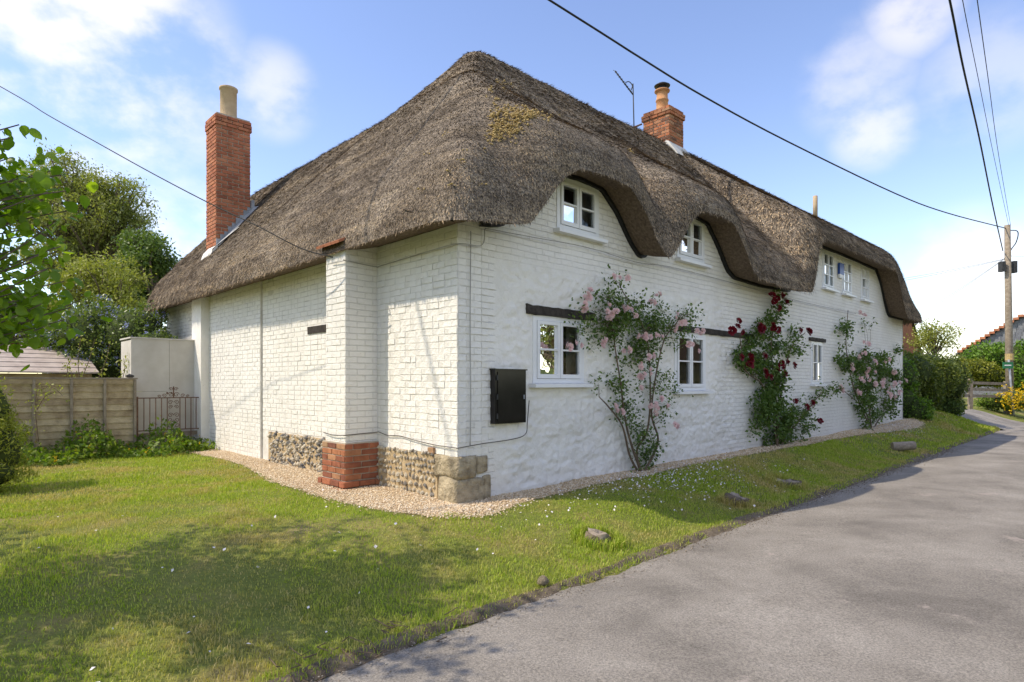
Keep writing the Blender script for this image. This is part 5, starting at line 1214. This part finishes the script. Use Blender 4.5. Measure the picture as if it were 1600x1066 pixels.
n = 130; q = np.array([px_at(1592+random.gauss(0, 14), 622+random.gauss(0, 9), 26.6+random.gauss(0, .2)) for _ in range(n)]); q = np.repeat(q, 6, 0)+rng.normal(0, .03, (n*6, 3)); tag(leaves('yellow_blooms', q, np.full(len(q), .07), MT['yellowfl'], asp=.9), 'mass of yellow flowers at the right edge of the lane', 'flowers', kind='stuff')
b0 = px_at(1462, 600, 38); tree('blossom_tree', 'thin pale tree showing above the hedge', (b0.x, 38, .4), (b0.x, 38, 4.6), .12, [pc(1455, 520, 38, 26, 16, 1), pc(1475, 525, 38, 20, 16, 1), pc(1440, 535, 38, 18, 20, 1)], .15, 2600, MT['birchlight'], sub=12, shell=.2)
# rail fence
rf = empty('rail_fence', W(25.7, .15, zl(25.7, .15))); rf.location.z = .35; tag(rf, 'low wooden post and rail fence at the driveway', 'fence'); o_ = np.array(rf.location)
def pw(x, y, Y): return np.array(px_at(x, y, Y))-o_
for x, y0_, y1_, Y in ((1516, 592, 640, 26.5), (1572, 596, 640, 27.6)): a = pw(x, y0_, Y); b = a.copy(); b[2] = -.2; m = MB(); m.bar(b, a, .14, .14); m.build('post', MT['pole'], rf)
for y in (598, 608, 618): m = MB(); m.bar(pw(1506, y, 26.38), pw(1574, y+2, 27.5), .05, .12); m.build('rail', MT['pole'], rf)
# telegraph pole
PY = 28.; ptop = px_at(1574, 352, PY); pbz = .35
tp = empty('telegraph_pole', (ptop.x+.12, PY, pbz)); tag(tp, 'wooden telegraph pole carrying the overhead wires', 'pole')
m = MB(); m.tube([(0, 0, -.2), (-.06, 0, 4), (-.12, 0, ptop.z-pbz)], [.16, .14, .115], 12); m.build('shaft', MT['pole'], tp, True)
def tpl(x, y, Y=PY): return Vector(px_at(x, y, Y))-tp.location
a = tpl(1564, 418); m = MB(); m.box(a.x-.06, a.x+.1, -.16, .1, a.z-.2, a.z+.25); m.build('junction_box', MT['darkmetal'], tp)
a = tpl(1585, 418); m = MB(); m.box(a.x-.1, a.x+.06, -.1, .12, a.z-.25, a.z+.28); m.build('junction_box', MT['darkmetal'], tp)
a = tpl(1578, 558); m = MB(); m.lathe([(.165, a.z-.15), (.165, a.z+.15)], a.x-.02, 0, 12); m.build('marker_band', MT['moss'], tp)
m = MB(); m.tube(spline([tpl(1575, 360), tpl(1590, 362), tpl(1588, 378), tpl(1578, 395), tpl(1579, 420), tpl(1578, 540)], 40), .022, 5); m.build('cable_drop', MT['cable'], tp, True)
sg = empty('footpath_sign', (px_at(1584, 610, 27).x, 27, .35)); tag(sg, 'green footpath sign on a grey metal post by the pole', 'sign')
def sgl(x, y): return Vector(px_at(x, y, 27))-Vector(sg.location)
m = MB(); m.tube([(0, 0, -.1), sgl(1576, 562)], .04, 8); m.build('post', MT['lead'], sg, True)
MT['signgreen'] = pm('green_sign', (.02, .16, .07), (.03, .2, .09), 3, .4, 10, 0)
a = sgl(1566, 566); b = sgl(1578, 576); m = MB(); m.box(a.x, b.x+.1, -.05, -.02, b.z, a.z); pl_ = m.build('plate', MT['signgreen'], sg)
m = MB(); m.box(a.x+.06, b.x+.02, -.056, -.051, (a.z+b.z)/2-.025, (a.z+b.z)/2+.025); m.build('arrow', MT['white'], pl_)
# neighbours
nb_ = empty('brick_outbuilding', W(19.5, 6.0, .3), HA); tag(nb_, 'brick gable just visible behind the cottage end', 'building')
g1 = px_front(1422, 497, 6.0); g2 = px_front(1434, 543, 6.0); slp = (g1[1]-g2[1])/(g2[0]-g1[0])
ax = g1[0]-1.2; az = g1[1]+1.2*slp; rx_ = g2[0]+.6; rzz = g2[1]-.6*slp; lx = 2*ax-rx_
def nl(s_, z_): return (s_-19.5, z_-.3)
m = MB(); m.prism([nl(lx, .1), nl(rx_, .1), nl(rx_, rzz), nl(ax, az), nl(lx, rzz)], 0, 5); m.build('wall', MT['oldbrick'], nb_)
m = MB()
for sx_ in (1, -1):
    ex = ax+sx_*(rx_-ax)*1.08; ez = az-(az-rzz)*1.08; A_ = nl(ax, az+.05); B_ = nl(ex, ez+.05)
    m.add([(A_[0], -.15, A_[1]), (B_[0], -.15, B_[1]), (B_[0], 5.1, B_[1]), (A_[0], 5.1, A_[1]), (A_[0], -.15, A_[1]+.14), (B_[0], -.15, B_[1]+.14), (B_[0], 5.1, B_[1]+.14), (A_[0], 5.1, A_[1]+.14)], [(0, 3, 2, 1), (4, 5, 6, 7), (0, 1, 5, 4), (1, 2, 6, 5), (2, 3, 7, 6), (3, 0, 4, 7)])
m.build('roof', MT['beam'], nb_)
HY = 46.; hb = empty('slate_house', (px_at(1600, 600, HY).x, HY, .3), -R(39.5)); tag(hb, 'grey slate gabled house with red tiled verge at the right edge', 'house')
def hl(x, y): q = Vector(px_at(x, y, HY))-hb.location; return (q.x*.78, q.z)
pk = hl(1598, 495); el = hl(1505, 546); er = (2*pk[0]-el[0], el[1])
m = MB(); m.prism([(el[0], 0), (er[0], 0), er, pk, el], 0, 9); m.build('wall', MT['slate'], hb)
for i in range(15):      # slate hanging on the gable, row by row
    z0_ = el[1]+(pk[1]-el[1])*i/15; z1_ = z0_+(pk[1]-el[1])/15; f = i/15; xa = el[0]+(pk[0]-el[0])*f+.1; xb = er[0]-(er[0]-pk[0])*f-.1
    x = xa+(.15 if i % 2 else 0)
    while x+.36 < xb:
        if x > pk[0]+2.2: break
        m = MB(); m.box(x+.01, x+.37, -.035-random.random()*.012, -.004, z0_+.01, z1_+.01); m.build('slate', MT['slate'], hb); x += .39
for sx_ in (1, -1):
    E_ = el if sx_ == 1 else er; m = MB(); A_ = (pk[0], pk[1]+.05); B_ = (E_[0]-(.6 if sx_ == 1 else -.6), E_[1]-.28)
    m.add([(A_[0], -.2, A_[1]), (B_[0], -.2, B_[1]), (B_[0], 9.2, B_[1]), (A_[0], 9.2, A_[1]), (A_[0], -.2, A_[1]+.12), (B_[0], -.2, B_[1]+.12), (B_[0], 9.2, B_[1]+.12), (A_[0], 9.2, A_[1]+.12)], [(0, 3, 2, 1), (4, 5, 6, 7), (0, 1, 5, 4), (1, 2, 6, 5), (2, 3, 7, 6), (3, 0, 4, 7)]); m.build('roof', MT['slate'], hb)
for i in range(14):
    f = i/14; x = el[0]-.5+(pk[0]-el[0]+.5)*f; z = el[1]-.23+(pk[1]-el[1]+.28)*f+.06; m = MB(); m.box(x, x+.34, -.34, .1, z+.06, z+.24); o = m.build('verge_tile', MT['tile'], hb)
m = MB(); q = hl(1497, 548); m.box(q[0]-.2, q[0]+2.2, 1, 4, 0, q[1]); m.build('lean_to', MT['slate'], hb)
# hedge and wall across the lane (seen only in the window panes)
bush('roadside_hedge', 'clipped hedge on the far side of the lane', [lb(s_, -7.4+.3*math.sin(s_), .9, 1.1, 1.0, 1.1+.3*math.sin(s_*1.7)) for s_ in np.arange(-3, 30, 1.5)], .14, 9000, MT['hedge'], core=.88, shell=.8)
for s_, lab in ((13, 'rounded tree standing across the lane'),):
    q = W(s_, -10.5, .1); tree('roadside_tree', lab, q, q+Vector((0, 0, 5)), .16, [lb(s_, -10.5, 4.2, 2.2, 2.2, 1.9), lb(s_-1.8, -10.2, 3.6, 1.5, 1.5, 1.3), lb(s_+1.8, -10.3, 3.5, 1.6, 1.6, 1.4)], .2, 3500, MT['birch'], sub=8)
hs = empty('facing_house', W(28, -15, 0), HA); tag(hs, 'stone house standing across the lane', 'house')
m = MB(); m.prism([(-6, 0), (6, 0), (6, 3.2), (-6, 3.2)], -4, 0); m.build('wall', MT['ashlar'], hs)
m = MB(); m.add([(-6.4, .4, 3.0), (6.4, .4, 3.0), (6.4, -2, 5.6), (-6.4, -2, 5.6), (-6.4, -4.4, 3.0), (6.4, -4.4, 3.0)], [(0, 1, 2, 3), (3, 2, 5, 4)]); m.build('roof', MT['soffit'], hs)
# ================================================================== WIRES
def wire(label, pts, r, anchor=None, name='overhead_wire'):
    pts = spline(pts, 40); m = MB(); m.tube(pts, r, 5); o = m.build(name, MT['cable'], None, True); tag(o, label, 'wire', 'overhead wires'); return o
P0 = px_at(1572, 357, PY)
def catp(a, b, sag, n=14): return [np.array(a)*(1-i/n)+np.array(b)*(i/n)-np.array([0, 0, 4*sag*(i/n)*(1-i/n)]) for i in range(n+1)]
def ext(a, b, f): return np.array(a)+(np.array(b)-np.array(a))*f
wire('thick black cable sweeping down across the sky to the pole', [(-20, -3.7, 12.2), (-9.7, 4.1, 10.4), px_at(858, 0, 12.0), px_at(1000, 90, 13.6), px_at(1100, 151, 15), px_at(1230, 221, 17.3), px_at(1400, 303, 21.7), px_at(1480, 333, 24.6), P0], .022)
wire('thin black cable running from the left sky to the thatch eaves', [px_at(-300, -30, 10.5), px_at(0, 135, 9.4), px_at(75, 180, 9.1), px_at(150, 222, 8.8), px_at(240, 272, 8.45), px_at(330, 319, 8.15), px_at(400, 352, 7.9), px_at(470, 388, 7.7), px_at(520, 402, 7.55)], .008)
wire('heavy cable dropping steeply from the top right to the pole', [px_at(1440, -200, 8.5), px_at(1484, 0, 11.0), px_at(1505, 105, 12.8), px_at(1530, 215, 16), px_at(1551, 320, 21), px_at(1567, 392, PY)], .021)
wire('left one of two fine lines rising from the pole', [px_at(1470, -200, 7.5), px_at(1504, 0, 10), px_at(1530, 130, 13.5), px_at(1552, 240, 19), px_at(1576, 352, PY)], .007)
wire('right one of two fine lines rising from the pole', [px_at(1500, -200, 7.5), px_at(1527, 0, 10), px_at(1545, 130, 13.5), px_at(1560, 240, 19), px_at(1579, 352, PY)], .008)
for lab, x, y, s0_ in (('upper faint wire from the pole towards the cottage roof', 1405, 436, 404), ('second faint wire from the pole towards the cottage roof', 1405, 441, 405), ('lower steep faint wire from the pole behind the cottage', 1440, 490, 403), ('lowest steep faint wire from the pole behind the cottage', 1440, 486, 402)):
    wire(lab, catp(px_at(1572, s0_, PY), px_at(x-60*(y < 460)-40, y+(14 if y < 460 else 25), 34), .12), .008)
wire('short wire leaving the pole to the right', catp(px_at(1574, 400, PY), px_at(1720, 392, 30), .1), .009)
# aerial on the ridge chimney
ae = empty('television_aerial', px_at(991, 215, 15.2)); tag(ae, 'television aerial on a thin mast beside the ridge chimney', 'aerial'); ao = Vector(ae.location)
def apx(x, y): return px_at(x, y, 15.2)-ao
m = MB(); m.tube([apx(991, 216), apx(989, 131)], .014, 6); m.build('mast', MT['darkmetal'], ae, True)
m = MB(); m.tube([apx(961, 111), apx(989, 148)], .016, 6); bo = m.build('boom', MT['darkmetal'], ae, True)
for i in range(9):
    c = Vector(apx(961+i*2.9, 111+i*3.8)); m = MB(); m.tube([c+Vector((-.02, .16, .10)), c+Vector((.02, -.16, -.10))], .006, 4); m.build('element', MT['darkmetal'], bo, True)
m = MB(); m.tube([apx(988, 200), apx(1003, 194)], .02, 6); m.tube([apx(990, 207), apx(1000, 204)], .012, 6); m.build('bracket', MT['iron'], ae, True)
m = MB(); m.tube(spline([apx(977, 129), apx(983, 128), apx(988, 134), apx(986, 141)], 16), .012, 5); m.build('reflector', MT['darkmetal'], ae, True)
